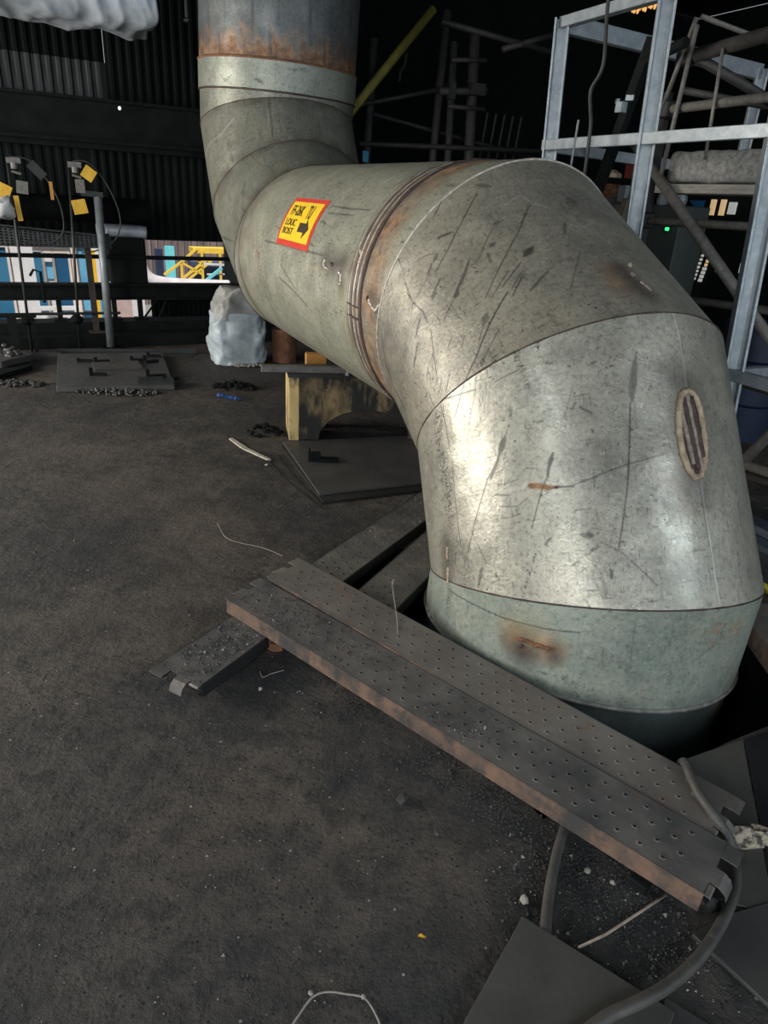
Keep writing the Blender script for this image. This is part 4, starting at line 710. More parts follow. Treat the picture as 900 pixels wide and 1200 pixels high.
# ------------------------------------------------------------------ left background: posts, beams, stems with tags
rx('steel_beam', MB().ibeam(G(-2.5, 8.55, .53), G(2.6, 8.55, .53), .16, .17, .02), M['soot_shade'], 'long black steel beam across the left background at knee height', 'beam')
rx('guard_rail', MB().tube([G(-2.5, 8.45, .90), G(2.55, 8.45, .90)], .022, 8), M['soot_shade'], 'thin black rail crossing the bright wall openings', 'rail')
rx('guard_rail', MB().tube([G(-2.5, 8.3, .33), G(.95, 8.3, .33)], .014, 8), M['darkst'], 'thin low pipe below the black beam at left', 'rail')
for i, (a, lab) in enumerate(((.35, 'black stanchion under the beam, left of the two tagged stems'), (.92, 'black stanchion under the beam beside the grey post'), (1.20, 'black stanchion under the beam, second right of the grey post'), (-.5, 'black stanchion under the beam at the left picture edge'))):
    rx('stanchion', MB().bar(G(a, 8.55, .22), G(a, 8.55, .45), .06, .05).box(G(a, 8.55, .23), (.14, .14, .02), GZ), M['soot_shade'], lab, 'stanchion')
rx('diagonal_brace', MB().bar(G(1.25, 8.62, .23), G(1.42, 8.62, .44), .02, .02).bar(G(1.42, 8.62, .23), G(1.52, 8.62, .44), .02, .02), M['soot_shade'], 'two thin slanting braces under the black beam', 'brace')
plinth = rx('concrete_plinth', MB().box(G(1.1, 8.25, .06), (3.4, .30, .12), GZ).box(G(1.1, 8.55, .11), (3.4, .30, .22), GZ), M['soot_shade'], 'long sooty plinth along the foot of the back wall', 'plinth')
rx('kerb_angle', MB().angle(G(.25, 7.86, .0), G(1.60, 7.58, .0), .05, .008), M['darkst'], 'thin steel angle lying on the floor before the plinth', 'angle')
gp = thing('grey_post', 'grey tubular post with a short top arm left of the bright window', 'post', G(.80, 8.0, 0))
MB().tube([G(.785, 8.0, 0), G(.81, 8.0, 1.50)], .040, 12).build('post', M['galvd'], gp, smooth=True)
MB().bar(G(.66, 8.0, 1.525), G(.86, 8.0, 1.515), .06, .05).build('top_arm', M['darkst'], gp)
MB().box(G(.785, 8.0, .012), (.17, .17, .024), GZ).build('base_plate', M['soot_shade'], gp)
rx('dark_post', MB().bar(G(.69, 8.35, .12), G(.69, 8.35, 1.08), .06, .06).box(G(.69, 8.35, .13), (.16, .16, .02), GZ), mat('brown_post', (.05,.032,.022), (.03,.022,.018), .7), 'thin brown-black post left of the grey post', 'post')
# perforated cable tray
tray = thing('cable_tray', 'dark perforated cable tray running in from the left edge', 'tray', G(.9, 8.06, 1.1))
mb = MB(); nx, nz_ = 52, 6; x0, x1 = -1.3, .90
def trz(x, s): return (1.02 if s == 0 else 1.20 - .055*(x + .1)) - (.03*math.sin((x + .3)*2.2) if s else 0)
for i in range(nx):
    for j in range(nz_):
        xa, xb = x0 + (x1-x0)*i/nx, x0 + (x1-x0)*(i+1)/nx; za, zb = j/nz_, (j+1)/nz_
        Q = lambda x, k: G(x, 8.06, trz(x, 0) + (trz(x, 1) - trz(x, 0))*k)
        o_ = [Q(xa, za), Q(xb, za), Q(xb, zb), Q(xa, zb)]; c_ = sum(o_, Vector())/4; h_ = [c_ + (p - c_)*.55 for p in o_]
        mb.add(o_ + h_, [(k, (k+1) % 4, 4 + (k+1) % 4, 4 + k) for k in range(4)])
o = mb.build('perforated_web', mat('tray_web', (.05,.054,.054), (.02,.023,.023), .5, .4, 12), tray); 
mb = MB()
for s in (0, 1): mb.bar(G(x0, 8.06, trz(x0, s)), G(x1, 8.06, trz(x1, s)), .02, .014)
mb.build('flange', M['darkst'], tray)
MB().add([G(x0, 8.14, 1.02), G(x1, 8.14, 1.02), G(x1, 8.14, 1.15), G(x0, 8.14, 1.24), G(x0, 8.15, 1.02), G(x1, 8.15, 1.02), G(x1, 8.15, 1.15), G(x0, 8.15, 1.24)], [(0, 1, 2, 3), (7, 6, 5, 4), (0, 4, 5, 1), (3, 2, 6, 7), (0, 3, 7, 4), (1, 5, 6, 2)]).build('back_web', M['soot_shade'], tray)
# two tall valve stems hung with tags
def stem(a0, a1, label, tags, loop):
    t = thing('valve_stem', label, 'valve stem', G(a0, 8.0, 0))
    MB().tube([G(a0, 8.0, 0), G(a0 + (a1-a0)*.5, 8.0, .9), G(a1, 8.0, 1.79)], .014, 8).build('rod', M['darkst'], t, smooth=True)
    MB().box(G(a1 + .05, 8.0, 1.77), (.12, .05, .05), GZ).tube([G(a1 + .02, 7.98, 1.68), G(a1 + .10, 7.98, 1.66)], .012, 6).lathe(G(a1 + .05, 7.97, 1.70), [(.03, 0), (.03, .05)], 8).build('top_clamp', M['tube'], t)
    MB().lathe(G(a0 + .005, 8.0, .27), [(.03, 0), (.065, .03), (.065, .06), (.025, .10)], 10).build('gland', M['soot_shade'], t)
    MB().tube(smooth_path([G(*p) for p in loop]), .007, 6).build('hanging_cable', M['tubed'], t, smooth=True)
    for (a, z, w, h, r, m_, nm) in tags:
        R = Matrix.Rotation(GZ, 3, 'Z') @ Matrix.Rotation(r, 3, 'Y'); MB().box(G(a, 7.96, z), (w, .004, h), m=R).build(nm, M[m_], t)
    return t
stem(.016, .053, 'tall thin valve stem at the left edge with two drooping yellow tags', [(-.03, 1.47, .11, .20, .45, 'yel', 'tag'), (.085, 1.36, .045, .22, -.06, 'yel', 'tag'), (.145, 1.545, .10, .11, .1, 'tube', 'mesh_tag'), (.29, 1.70, .085, .16, -.75, 'darkst', 'dark_label'), (.395, 1.53, .03, .16, 0, 'orange', 'strap')],
     [(.08, 8, 1.80), (.22, 8, 1.79), (.32, 8, 1.70), (.43, 8, 1.50), (.47, 8, 1.30), (.44, 8, 1.14), (.30, 8, 1.05), (.1, 8, 1.07)])
stem(.475, .577, 'tall thin valve stem with one diamond and one square yellow tag', [(.745, 1.70, .115, .115, .62, 'yel', 'tag'), (.63, 1.40, .13, .13, -.18, 'yel', 'tag'), (.655, 1.585, .085, .12, 0, 'tube', 'mesh_tag')],
     [(.62, 8, 1.80), (.75, 8, 1.80), (.88, 8, 1.66), (.98, 8, 1.44), (1.0, 8, 1.25), (.93, 8, 1.10), (.76, 8, 1.0), (.6, 8, .97)])
rx('lever', MB().tube([G(.10, 8.05, .74), G(.14, 8.05, .80), G(.20, 8.05, .78), G(.20, 8.05, .48)], .014, 6), M['soot_shade'], 'black cranked lever beside the left valve stem', 'lever')
rx('low_stand', MB().bar(G(-.12, 7.75, 0), G(-.12, 7.75, .40), .09, .08).bar(G(-.9, 7.75, .41), G(.10, 7.75, .40), .10, .03).bar(G(.06, 7.75, 0), G(.06, 7.75, .39), .03, .03), M['soot_shade'], 'low black stand at the left picture edge', 'stand')
rx('plastic_bag', MB().rock(G(-.05, 7.85, 1.36), (.11, .06, .10), 6, 1, 2, .5), M['white'], 'crumpled white bag hanging at the left edge below the yellow tags', 'bag', smooth=True)
rx('insulated_pipe', MB().tube(smooth_path([G(.93, 8.75, 1.16), G(1.05, 8.75, 1.155), G(1.2, 8.75, 1.15), G(1.36, 8.75, 1.14)]), .07, 14), M['foil'], 'silver-clad pipe stub catching light left of the wall opening', 'pipe', smooth=True)
rx('duct_box', MB().box(G(1.12, 8.72, .84), (.40, .25, .50), GZ), M['soot_shade'], 'black duct box between the two bright wall openings', 'duct', bevel=.02)
rx('dark_pipe', MB().tube([G(-2.5, 8.55, 1.36), G(1.38, 8.55, 1.36)], .13, 14), M['soot_shade'], 'thick black pipe behind the valve stems', 'pipe', smooth=True)
rx('lagged_pipe', MB().tube([G(3.1, 12.6, -1.05), G(3.1, 12.6, .1)], .04, 8).tube(smooth_path([G(1.80, 12.6, 1.3), G(1.80, 12.6, .72), G(1.82, 12.6, .44), G(1.94, 12.6, .23), G(2.20, 12.6, .145), G(2.72, 12.6, .115), G(3.3, 12.6, .10)]), .11, 16), M['lag'], 'white lagged pipe bending along the bottom of the bright opening', 'pipe', smooth=True)
# base plate with studs, on the floor
bp = thing('base_plate', 'square steel base plate with upright studs on the floor at left', 'plate', G(.67, 6.85, 0))
cs = [G(.155,6.27), G(1.09,6.12), G(1.23,7.50), G(.24,7.62)]
MB().prism([(p.x, p.y) for p in cs], .0, .045).build('slab', M['plate'], bp, bevel=.004)
for k, (a, b, w, h) in enumerate(((.46,6.62,.03,.07), (.92,6.45,.03,.07), (.99,7.05,.03,.07), (1.06,7.3,.025,.05), (.55,7.15,.03,.05), (1.04,6.3,.025,.06), (.40,7.2,.025,.04), (.88,7.15,.025,.05))):
    MB().box(G(a, b, .045 + h/2), (w, w, h), GZ).box(G(a + .06, b - .01, .045 + .012), (.13, .04, .024), GZ + .3*(k % 3 - 1)).build('stud', M['soot_shade'], bp)
MB().box(G(.96, 6.28, .057), (.30, .16, .026), GZ - .12).build('clip_plate', M['darkst'], bp)
MB().box(G(.72, 6.95, .053), (.42, .30, .014), GZ).build('pad_plate', M['platel'], bp)
litter_pile('gravel_bank', G(.55, 6.22), (.42,.14), 190, M['plate'], 'line of pale rubble along the near edge of the base plate', 11, .02, 'gravel', .008, .022)
rx('stacked_plate', MB().prism([(p.x, p.y) for p in (G(-.9,6.75), G(-.30,6.78), G(.0,7.15), G(-.1,7.55), G(-.9,7.6))], .0, .045), M['soot_shade'], 'bottom plate of the stack at the left edge', 'plate')
rx('stacked_plate', MB().prism([(p.x, p.y) for p in (G(-.9,7.1), G(-.25,7.1), G(.02,7.38), G(-.1,7.62), G(-.9,7.65))], .045, .10), M['plate'], 'top plate of the stack at the left edge', 'plate')
litter_pile('gravel_bank', G(-.12, 6.62), (.20,.10), 70, M['grit'], 'dark gravel in front of the stacked plates', 12, .02, 'gravel', .012, .026)
litter_pile('gravel_bank', G(-.2, 7.4), (.14,.08), 14, M['plate'], 'lumps lying on top of the stacked plates', 13, .10, 'gravel', .02, .035).location = (0, 0, .09)
rx('channel_offcut', MB().angle(G(-.02, 7.72, 0), G(.28, 7.66, 0), .05, .008), M['darkst'], 'short steel channel offcut on the floor beyond the base plate', 'offcut')
# sack and rusty stub
sk = thing('bulk_sack', 'white plastic bulk sack standing below the far pipe bend', 'sack', G(1.93, 7.12, 0))
def sack_mesh(z0, z1, w0, w1, seed, nseg=60, nz=26, fold=.045):
    mb = MB(); vs = []
    for j in range(nz + 1):
        f = j/nz; z = z0 + (z1-z0)*f; w = w0 + (w1-w0)*f + .03*math.sin(f*PI)
        for k in range(nseg):
            th = 2*PI*k/nseg; c_, s_ = math.cos(th), math.sin(th); e = .42
            x = math.copysign(abs(c_)**e, c_)*w; y = math.copysign(abs(s_)**e, s_)*w*.8
            n_ = (.25 - abs(noise.noise(Vector((x*6 + seed, y*6, z*4)))))*fold*2.6 + (.2 - abs(noise.noise(Vector((x*15, y*15 + seed, z*10)))))*fold*1.1
            p = G(1.93, 7.12, max(z + n_*.5, .003)); q = E1*x*(1 + n_*2.2) + E2*y*(1 + n_*2.2); vs.append(p + q)
    fs = [(j*nseg + k, j*nseg + (k+1) % nseg, (j+1)*nseg + (k+1) % nseg, (j+1)*nseg + k) for j in range(nz) for k in range(nseg)]
    fs += [tuple(range(nseg))[::-1], tuple(nz*nseg + k for k in range(nseg))]; return mb.add(vs, fs)
sack_mesh(.0, .50, .255, .235, 2).build('body', M['sack'], sk, smooth=True)
sack_mesh(.44, .74, .240, .13, 5, fold=.05).build('folded_top', M['sackt'], sk, smooth=True)
litter_pile('white_crumbs', G(2.0, 6.86), (.24,.07), 50, M['gritl'], 'white crumbs spilt at the foot of the sack', 15, .015, 'crumbs', .008, .022)
rx('pipe_stub', MB().lathe(G(2.42, 7.05, 0), [(.13, 0), (.13, .34), (.10, .34)], 20), M['rust'], 'rusty stub of pipe standing right of the white sack', 'pipe', smooth=True, auto=.6)

# ------------------------------------------------------------------ outside, a metre lower, seen through the wall openings
cb = thing('site_cabin', 'white site cabin with blue glazed doors seen through the left opening', 'cabin', G(.4, 14, -1.05))
MB().box(G(.02, 14.7, .35), (4.1, 1.2, 2.8), GZ).build('shell', M['white'], cb)
GLS = mat('blue_glass', (.02,.10,.19), (.03,.15,.26), .15, 0, 1.2, bmp=0); GL2 = mat('pale_blue_glass', (.16,.40,.58), (.08,.27,.46), .2, 0, 2.5, bmp=0); FRM = mat('cream_frame', (.60,.53,.47), (.52,.46,.41), .5)
NAVY = mat('blue_door', (.008,.075,.17), (.006,.06,.14), .4, 0, 2, bmp=0)
for a0_, a1_, z0_, z1_, m_ in ((.25, .40, -.5, .50, GLS), (.44, .56, .05, .48, GL2), (.60, .82, -.5, .48, NAVY), (.98, 1.15, -.5, .58, GL2), (-.40, -.14, -.6, .56, GLS)):
    a_, w = (a0_ + a1_)/2, a1_ - a0_; f = thing('door_frame', None, None); f.parent = cb; f.location = G(a_, 14.08, -1.05) - cb.location
    zc = (z1_ - 1.05)/2
    MB().box(G(a0_ - .02, 14.07, zc), (.04, .06, z1_ + 1.05), GZ).box(G(a1_ + .02, 14.07, zc), (.04, .06, z1_ + 1.05), GZ).box(G(a_, 14.07, z1_ + .03), (w + .08, .06, .06), GZ).build('frame', FRM, f)
    MB().box(G(a_, 14.085, (z0_ + z1_)/2), (w, .02, z1_ - z0_), GZ).build('pane', m_, f)
    if z0_ < -.4: MB().box(G(a_, 14.085, -.78), (w, .02, .5), GZ).build('panel', NAVY, f)
MB().box(G(.50, 14.04, .40), (.12, .03, .12), GZ).build('notice', M['white'], cb)
MB().box(G(.58, 14.03, .62), (.78, .06, .07), GZ).build('lintel', FRM, cb)
MB().box(G(.915, 14.02, -.2), (.085, .05, 1.65), GZ).build('pilaster', FRM, cb)
for z in (-.43, -.57): MB().box(G(.55, 13.9, z), (.75, .05, .07), GZ).build('rail', M['white'], cb)
rx('site_board', MB().box(G(.16, 13.2, -.18), (.19, .04, 1.74), GZ), M['white'], 'plain white upright board outside left of the cabin doors', 'board')
rx('site_board', MB().box(G(1.15, 13.2, -.22), (.09, .04, 1.66), GZ), M['yel'], 'narrow yellow upright board outside right of the cabin doors', 'board')
rx('site_board', MB().box(G(1.24, 13.6, -.55), (.22, .04, 1.0), GZ), GL2, 'pale blue low board outside right of the yellow board', 'board')
rx('site_board', MB().box(G(1.60, 13.6, -.55), (.34, .04, 1.0), GZ), mat('pink_board', (.42,.32,.30), (.34,.26,.25), .7), 'pinkish low board outside below the black beam', 'board')
FN = mat('brown_fence', (.22,.165,.155), (.10,.085,.09), .7, 0, 9, stretch=(1,1,.08))
rx('corrugated_fence', corrugated(2.2, 8.5, 18.6, -1.05, 2.6, .16, .05), FN, 'brown corrugated fence far outside beyond the stairs', 'fence')
rx('turquoise_sheet', MB().box(G(3.12, 17.0, -.30), (.21, .06, 1.50), GZ), mat('cyan_paint', (.16,.60,.68), (.13,.52,.60), .5), 'bright turquoise sheet standing outside beside the yellow stairs', 'sheet')
rx('blue_cabinet', MB().box(G(2.91, 17.2, -.34), (.16, .2, 1.42), GZ), mat('outdoor_navy', (.02,.03,.075), (.014,.02,.05), .5), 'dark blue cabinet outside left of the turquoise sheet', 'cabinet')
sr = thing('yellow_stairs', 'yellow steel stairs and handrails outside the right opening', 'stairs', G(3.6, 16.5, -1.05))
YP = mat('safety_yellow', (.78,.52,.07), (.68,.46,.06), .5)
def yb(name, *segs):
    mb = MB()
    for p, q in segs: mb.bar(G(*p), G(*q), .05, .05)
    return mb.build(name, YP, sr)
yb('handrail', ((2.88,16.5,-.12), (3.27,16.5,.15)), ((3.27,16.5,.15), (3.62,16.5,.44)), ((3.27,16.5,.15), (3.72,16.5,-.10)))
yb('stringer', ((3.30,16.5,-.18), (3.85,16.5,.22)), ((3.42,16.5,-.20), (3.95,16.5,.20)))
yb('post', ((3.27,16.5,-1.05), (3.27,16.5,.15))); yb('post', ((4.14,16.5,-1.05), (4.14,16.5,.40))); yb('post', ((3.73,16.5,-1.05), (3.73,16.5,.40)))
for k in range(6): MB().box(G(3.0 + k*.15, 16.75, -.95 + k*.22), (.15, .4, .025), GZ).build('tread', YP, sr)
MB().box(G(4.05, 16.75, .40), (1.0, .5, .11), GZ).build('landing', YP, sr)
rx('blue_tank', MB().box(G(4.3, 17.5, -.45), (1.3, .5, 1.2), GZ), mat('navy', (.05,.07,.14), (.035,.05,.10), .5), 'navy tank outside behind the yellow stairs', 'tank', bevel=.05)
rx('white_rail', MB().bar(G(3.70,16.2,.15), G(5.4,16.2,.10), .05, .045).bar(G(3.76,16.2,-.07), G(5.4,16.2,-.05), .05, .03).bar(G(5.0,16.2,-1.05), G(5.0,16.2,.12), .05, .05), M['white'], 'white rails outside crossing the yellow stairs', 'rail')
rx('turquoise_brace', MB().bar(G(3.66,16.1,-.23), G(4.07,16.1,.08), .06, .06).bar(G(3.66,16.1,-1.05), G(3.66,16.1,-.2), .05, .05), mat('turq', (.16,.55,.62), (.13,.48,.55), .5), 'slanting turquoise brace outside beside the yellow post', 'brace')

# ------------------------------------------------------------------ overhead
mb = MB(); vs = []; nx, ns = 150, 64
for i in range(nx + 1):
    a = -.9 + 2.22 * i/nx
    for k in range(ns):
        th = 2*PI*k/ns; e = .55; c_, s_ = math.cos(th), math.sin(th)
        y = math.copysign(abs(c_)**e, c_)*.42; z = math.copysign(abs(s_)**e, s_)*.34
        n_ = .08 - abs(noise.noise(Vector((a*2.6, y*2.4, z*2.4 + 7))))*.20 - abs(noise.noise(Vector((a*6, y*5, z*5))))*.07
        vs.append(G(a + n_*.3, 7.42 + y*(1 + n_), 3.18 + z*(1 + n_*1.1) - .03*i/nx))
fs = [(i*ns + k, i*ns + (k+1) % ns, (i+1)*ns + (k+1) % ns, (i+1)*ns + k) for i in range(nx) for k in range(ns)] + [tuple(range(ns))[::-1], tuple(nx*ns + k for k in range(ns))]
fd = thing('foil_duct', 'silver foil-wrapped duct hanging under the roof at top left', 'duct', G(.2, 7.42, 3.2))
mb.add(vs, fs).build('wrap', M['foil'], fd, smooth=True)
for a in (-.6, .9): MB().tube([G(a, 7.42, 3.5), G(a, 7.42, 5.64)], .015, 6).build('hanger', M['soot_shade'], fd)
rx('hanging_chain', MB().tube([G(1.62, 7.3, 5.64), G(1.62, 7.3, 2.98)], .012, 6).rock(G(1.62, 7.3, 2.96), .025, 2), M['galvd'], 'thin chain hanging beside the riser pipe at top left', 'chain')
rx('small_lamp', MB().lathe(G(1.19, 8.72, 2.335), [(.008, 0), (.016, .01), (.016, .03), (.006, .035)], 10), emis('lamp_glow', (.8,.85,.8), .6), 'tiny white lamp on the dark girder', 'lamp')
rx('yellow_tube', MB().tube([G(3.83, 9.2, 2.375), G(5.14, 9.2, 3.865)], .055, 12), M['yeld'], 'dull yellow diagonal tube behind the riser pipe', 'tube', smooth=True)
# dark scaffold in the depth of the hall
bs = thing('far_scaffold', 'dark tube scaffold in the gloom behind the big pipe', 'scaffold', G(5.2, 9.5, 0))
for a0_, a1_, z1 in ((4.38, 4.47, 3.5), (5.40, 5.52, 3.95), (5.80, 5.66, 3.62), (6.20, 5.98, 3.80)):
    MB().tube([G(a0_, 9.5, 0), G(a1_, 9.5, z1)], .055 if a0_ != 6.20 else .075, 10).build('standard', M['tubed'], bs, smooth=True)
for p, q, r in (((4.3,9.45,2.75),(5.6,9.45,3.08),.03), ((4.3,9.45,2.30),(7.5,9.45,2.45),.035), ((5.4,9.42,3.80),(7.4,9.42,3.68),.04), ((5.45,9.42,3.02),(6.2,9.42,3.10),.05), ((5.6,9.42,3.40),(6.15,9.42,3.46),.03), ((5.6,9.42,2.86),(6.2,9.42,2.88),.03), ((6.4,9.42,3.62),(7.4,9.42,3.95),.04), ((4.5,9.7,2.7),(7.4,9.7,2.35),.03)):
    MB().tube([G(*p), G(*q)], r, 8).build('ledger', M['tubed'], bs, smooth=True)
MB().box(G(6.02, 9.38, 3.10), (.24, .08, .14), GZ).build('coupler', M['darkst'], bs); MB().box(G(5.62, 9.4, 3.04), (.10, .08, .20), GZ).build('coupler', M['darkst'], bs)
for k in range(5): MB().tube([G(6.7 + k*.16, 10.2, 2.2), G(6.78 + k*.16, 10.2, 2.95)], .018, 6).build('rod', M['tubed'], bs)
rx('cyan_strap', MB().box(G(4.36, 9.38, 2.15), (.09, .02, .13), GZ + .2), M['cyan'], 'small pale-blue cloth tied to the far scaffold beside the riser', 'cloth')
rx('hanging_strip', MB().tube(smooth_path([G(5.0, 9.6, 3.42), G(4.99, 9.6, 3.3), G(4.93, 9.6, 3.2), G(4.92, 9.6, 3.1)]), .018, 6), M['tubed'], 'short crooked strip hanging by the yellow tube', 'strip')

# ------------------------------------------------------------------ galvanised frame on the right
gf = thing('galvanised_frame', 'bright galvanised steel frame of channel posts and rails at right', 'frame', G(3.3, 3.3, 0))
for (a0_, b0_, z0), (a1_, b1_, z1), w in (((3.3,4.04,0), (3.3,4.22,2.72), .105), ((3.3,3.20,0), (3.3,3.375,3.0), .105), ((3.3,2.33,0), (3.3,2.52,2.35), .105), ((5.24,4.22,1.9), (5.24,4.22,2.68), .09)):
    MB().ibeam(G(a0_, b0_, z0), G(a1_, b1_, z1), w, w*.9, .014, (E1 - E2*.9)).build('post', M['galv'], gf, bevel=.002)
for p, q, w, h in (((3.3,4.22,2.70),(3.3,2.2,2.71),.06,.06), ((3.26,4.2,2.01),(3.26,1.9,2.012),.03,.062), ((3.35,4.24,2.70),(5.24,4.24,2.66),.05,.10), ((3.35,4.24,2.01),(4.5,4.24,1.98),.04,.07), ((3.3,2.42,.875),(3.3,1.4,.86),.05,.06), ((3.36,2.42,.875),(4.6,2.42,.86),.05,.05)):
    MB().bar(G(*p), G(*q), w, h).build('rail', M['galv'], gf, bevel=.003)
# weathered tube scaffold carrying a wrapped duct
ts = thing('tube_scaffold', 'weathered tube scaffold with sloping brace behind the galvanised frame', 'scaffold', G(3.9, 3.2, 0))
def tb(name, p, q, r, m_='tube'): return MB().tube([G(*p), G(*q)], r, 12).build(name, M[m_], ts, smooth=True)
tb('standard', (3.92,3.78,0), (3.92,3.84,2.35), .040, 'tubed'); tb('standard', (3.80,1.9,0), (3.80,1.9,2.9), .035)
tb('ledger', (3.9,3.80,2.25), (3.9,1.7,2.275), .027); tb('ledger', (3.9,3.86,1.585), (3.9,1.7,1.60), .025); tb('ledger', (3.9,3.6,1.12), (3.9,1.7,1.18), .025)
tb('ledger', (3.9,2.8,.715), (3.9,1.7,.69), .030); tb('ledger', (3.9,2.75,.225), (3.9,1.7,.27), .032); tb('ledger', (3.95,2.75,.15), (3.95,1.7,.17), .03, 'tubed')
tb('brace', (3.86,4.02,2.09), (3.86,2.55,.94), .033); tb('brace', (3.9,2.72,.02), (3.9,2.2,1.0), .032)
tb('ledger', (3.9,3.64,2.53), (3.9,1.9,2.67), .040, 'tubed'); tb('ledger', (3.9,3.64,2.52), (5.5,3.6,2.18), .030, 'tubed')
tb('transom', (3.9,3.66,2.73), (5.2,3.62,2.62), .014, 'tube'); tb('transom', (3.95,3.75,2.36), (5.1,3.6,2.32), .022, 'tubed')
for p, q, r in (((3.86,3.66,2.72),(3.86,3.80,2.25),.014), ((3.86,3.645,2.68),(3.86,3.70,1.80),.014), ((3.86,3.415,2.53),(3.86,3.37,1.95),.010)): tb('hanger_rod', p, q, r)
for b_, z_ in ((3.80,2.25), (3.80,1.59), (3.72,2.53)): MB().box(G(3.9, b_, z_), (.085, .10, .10), GZ).build('coupler', M['darkst'], ts, bevel=.01)
# wool-wrapped duct and board
mb = MB(); vs = []; nx, ns = 60, 20
for i in range(nx + 1):
    b = 3.72 - 2.1*i/nx
    for k in range(ns):
        th = 2*PI*k/ns; c_, s_ = math.cos(th), math.sin(th); e = .35
        y = math.copysign(abs(c_)**e, c_)*.12; z = math.copysign(abs(s_)**e, s_)*.094
        n_ = noise.noise(Vector((b*16, y*16, z*16)))*.10; vs.append(G(4.06 + y*(1 + n_), b, 1.918 + z*(1 + n_)))
fs = [(i*ns + k, i*ns + (k+1) % ns, (i+1)*ns + (k+1) % ns, (i+1)*ns + k) for i in range(nx) for k in range(ns)] + [tuple(range(ns))[::-1], tuple(nx*ns + k for k in range(ns))]
rx('wrapped_duct', mb.add(vs, fs), M['rag'], 'grey wool-wrapped square duct lying on the scaffold board at right', 'duct', smooth=True)
rx('scaffold_board', MB().box(G(4.05, 2.73, 1.79), (.26, 2.15, .055), GZ), M['ply'], 'pale timber board under the wool-wrapped duct', 'board', bevel=.004)
# hoses, struts and clutter behind the frame
rx('hanging_cable', MB().tube(smooth_path([G(3.1,3.60,5.6), G(3.1,3.60,3.2), G(3.1,3.591,2.68), G(3.1,3.551,2.38), G(3.1,3.62,2.26), G(3.1,3.60,2.16), G(3.1,3.574,2.06), G(3.1,3.562,1.75), G(3.1,3.57,1.4)]), .011, 8), M['black'], 'black cable hanging down in front of the galvanised frame', 'cable', smooth=True)
rx('thin_chain', MB().tube([G(3.15,3.75,2.12), G(3.15,3.76,1.70)], .007, 5), M['galvd'], 'thin chain beside the hanging black cable', 'chain')
st_ = thing('dark_strut', 'black slanting strut with a pale wing clamp behind the frame post', 'strut', G(3.7, 3.9, 0))
MB().bar(G(3.7,3.82,2.62), G(3.7,4.16,1.55), .07, .05).build('strut', M['soot_shade'], st_)
MB().tube([G(3.7,3.85,2.50), G(3.7,3.55,2.56)], .032, 8).build('elbow_arm', M['soot_shade'], st_)
MB().box(G(3.66,3.945,2.25), (.07,.055,.06), GZ).box(G(3.66,3.89,2.30), (.02,.05,.03), GZ + .5).box(G(3.66,4.0,2.29), (.02,.04,.025), GZ - .5).build('wing_clamp', M['galv'], st_)
rx('red_panel', MB().box(G(6.0, 6.17, 2.07), (.05, .13, .28), GZ), M['red'], 'dull red panel glimpsed between the frame posts', 'panel')
vv = thing('capped_stand_in', 'cream-capped rusty stand-in for an unclear figure, on a made-up grey drum, half hidden behind the pipe', 'stand-in', G(6, 6.4, 0))  # made-up valve and drum, standing in for an unclear cream-and-red figure
MB().lathe(G(6, 6.35, 0), [(.20, 0), (.20, 1.72), (.12, 1.80)], 16).build('drum', mat('grey_stand_in', (.12,.105,.09), (.08,.07,.06), .8), vv, smooth=True, auto=.6)
MB().lathe(G(6, 6.42, 1.80), [(.10, 0), (.12, .03), (.09, .08), (.09, .14)], 14).build('flange', M['rust'], vv)
MB().lathe(G(6, 6.46, 1.94), [(.09, 0), (.12, .02), (.11, .09), (.04, .13)], 14).build('stand_in_cap', mat('cream_stand_in', (.52,.42,.22), (.42,.34,.19), .5), vv)
MB().tube([G(5.9, 6.40, 1.96), G(5.9, 5.95, 1.94)], .03, 8).build('stand_in_arm', M['soot_shade'], vv)
MB().box(G(5.9, 6.12, 1.83), (.06, .10, .16), GZ).build('stand_in_handle', M['galv'], vv); MB().bar(G(5.85, 6.1, 1.2), G(5.85, 6.0, 1.78), .07, .07).build('stand_in_leg', mat('khaki', (.18,.17,.11), (.13,.12,.08), .7), vv)
cbn = thing('control_cabinet', 'grey-green control cabinet with a green lamp behind the frame post', 'cabinet', G(6.2, 5.6, 0))
MB().box(G(6.25, 5.62, .87), (.4, .40, 1.74), GZ).build('housing', M['greymach'], cbn, bevel=.01)
MB().box(G(6.04, 5.56, 1.52), (.02, .09, .10), GZ).build('lamp_plate', M['black'], cbn); MB().lathe(G(6.025, 5.545, 1.50), [(.022, 0), (.022, .03)], 10).build('green_lamp', emis('green_glow', (.05,.9,.25), 1.0), cbn)
for b_ in (5.74, 5.52): MB().lathe(G(6.1, b_, 1.74), [(.06, 0), (.07, .05), (.05, .12)], 10).build('conduit_cap', M['galv'], cbn)
LIT = emis('lit_pane', (.80,.56,.28), .35); LIT2 = emis('lit_pane_pale', (.62,.62,.58), .28)
sl = thing('slotted_screen', 'tall dark screen with bright slots and warm panes far behind the scaffold', 'screen', G(7.0, 5.5, 0))
MB().box(G(7.03, 5.5, .95), (.05, 2.0, 1.9), GZ).build('panel', M['soot_shade'], sl)
for b_, z_, w_, h_, m_ in ((5.855,1.755,.055,.16,LIT), (5.725,1.757,.055,.16,LIT), (5.60,1.753,.085,.12,LIT2), (5.217,1.757,.12,.05,LIT)):
    MB().box(G(6.99, b_, z_), (.03, w_, h_), GZ).build('pane', m_, sl)
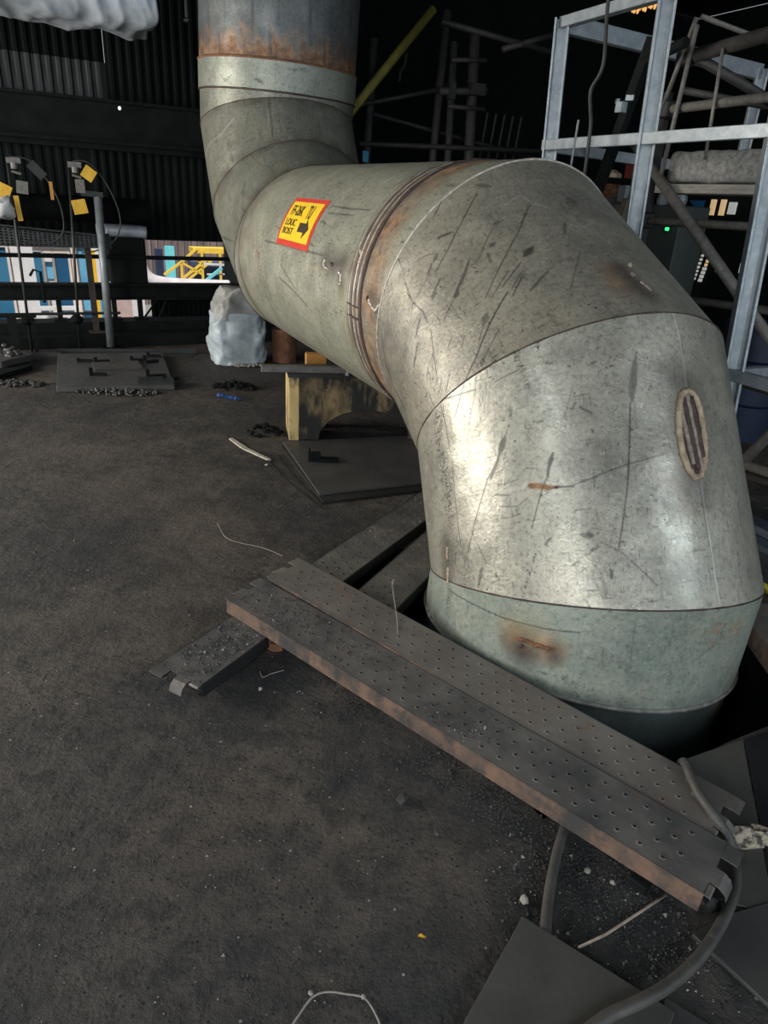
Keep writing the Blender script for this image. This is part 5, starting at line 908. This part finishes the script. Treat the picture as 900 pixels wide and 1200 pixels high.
for b_, z_, w_, h_, m_ in ((6.21,1.05,.09,.05,LIT2), (6.20,1.12,.035,.09,LIT2), (6.06,1.16,.04,.20,LIT2), (5.95,1.23,.018,.04,LIT2), (5.955,1.15,.018,.04,LIT2), (5.93,1.05,.018,.05,LIT2), (5.30,1.17,.04,.10,LIT2)):
    MB().box(G(6.99, b_, z_), (.03, w_, h_), GZ).build('slot', m_, sl)
for k in range(8): MB().box(G(6.99, 5.885 - k*.007, 1.0 + k*.042), (.03, .018, .026), GZ).build('slot', LIT2, sl)
for k in range(9): MB().box(G(6.99, 5.80 - k*.008, .99 + k*.042), (.03, .035 if k < 4 else .02, .032), GZ).build('slot', LIT if k > 3 else LIT2, sl)
MB().add([G(6.98,5.62,1.10), G(6.98,5.52,1.17), G(6.98,5.60,1.25), G(7.0,5.62,1.10), G(7.0,5.52,1.17), G(7.0,5.60,1.25)], [(0, 1, 2), (5, 4, 3), (0, 3, 4, 1), (1, 4, 5, 2), (2, 5, 3, 0)]).build('slot', LIT, sl)
for b_, z_ in ((5.09,1.39), (5.13,1.35), (5.15,1.29), (5.06,1.25), (5.10,1.21), (5.05,1.36)): MB().box(G(6.99, b_, z_), (.03, .04, .045), GZ + .4).build('slot', LIT, sl)
MB().add([G(6.98, 6.19, 1.82), G(6.98, 5.98, 1.82), G(6.98, 6.0, 1.67), G(7.0, 6.19, 1.82), G(7.0, 5.98, 1.82), G(7.0, 6.0, 1.67)], [(0, 1, 2), (3, 5, 4), (0, 3, 4, 1), (1, 4, 5, 2), (2, 5, 3, 0)]).build('blue_flap', mat('blue_tarp', (.02,.14,.34), (.015,.10,.26), .5), sl)
bl = thing('lamp_cluster', 'cluster of small warm lamps under the roof above the frame', 'lamps', G(6.0, 6.4, 3.56))
for k in range(11): MB().lathe(G(6.0, 6.56 - .038*k + .01*(k % 2), 3.52 - .012*(k % 3)), [(.008, 0), (.015, .02), (.008, .075)], 6).build('bulb', emis('bulb', (.95,.50,.16), .5) if k == 0 else bpy.data.materials['bulb'], bl)
MB().bar(G(6.0, 6.62, 3.63), G(6.0, 6.1, 3.63), .06, .05).build('batten', M['soot_shade'], bl); MB().tube([G(6.0, 6.4, 3.6), G(6.0, 6.4, 5.64)], .015, 6).build('hanger', M['soot_shade'], bl)
rx('blue_drum', MB().lathe(G(5.2, 3.62, 0), [(.28, 0), (.28, .28), (.295, .29), (.28, .30), (.28, .62), (.295, .63), (.28, .64), (.27, .90)], 24), M['blued'], 'dark blue drum behind the tube scaffold at the right edge', 'drum', smooth=True, auto=.5)
rx('slate_channel', MB().bar(G(3.55,2.62,.05), G(3.55,1.6,.03), .12, .06).bar(G(3.42,2.56,.02), G(3.42,1.6,.0), .09, .04), M['slate'], 'pair of blue-grey steel channels on the floor at the right edge', 'channel')
rx('white_coupler', MB().tube([G(3.62,2.56,.17), G(3.62,2.44,.15)], .03, 8), M['galv'], 'small bright coupler lying above the blue-grey channels', 'coupler')
rx('yellow_hose', MB().tube(smooth_path([G(2.98,2.14,.025), G(2.95,2.05,.025), G(2.93,1.90,.025), G(2.98,1.70,.025), G(3.0,1.4,.025)]), .022, 10), mat('hose_yellow', (.60,.50,.06), (.5,.42,.05), .5), 'yellow hose lying on the floor at the right edge', 'hose', smooth=True)
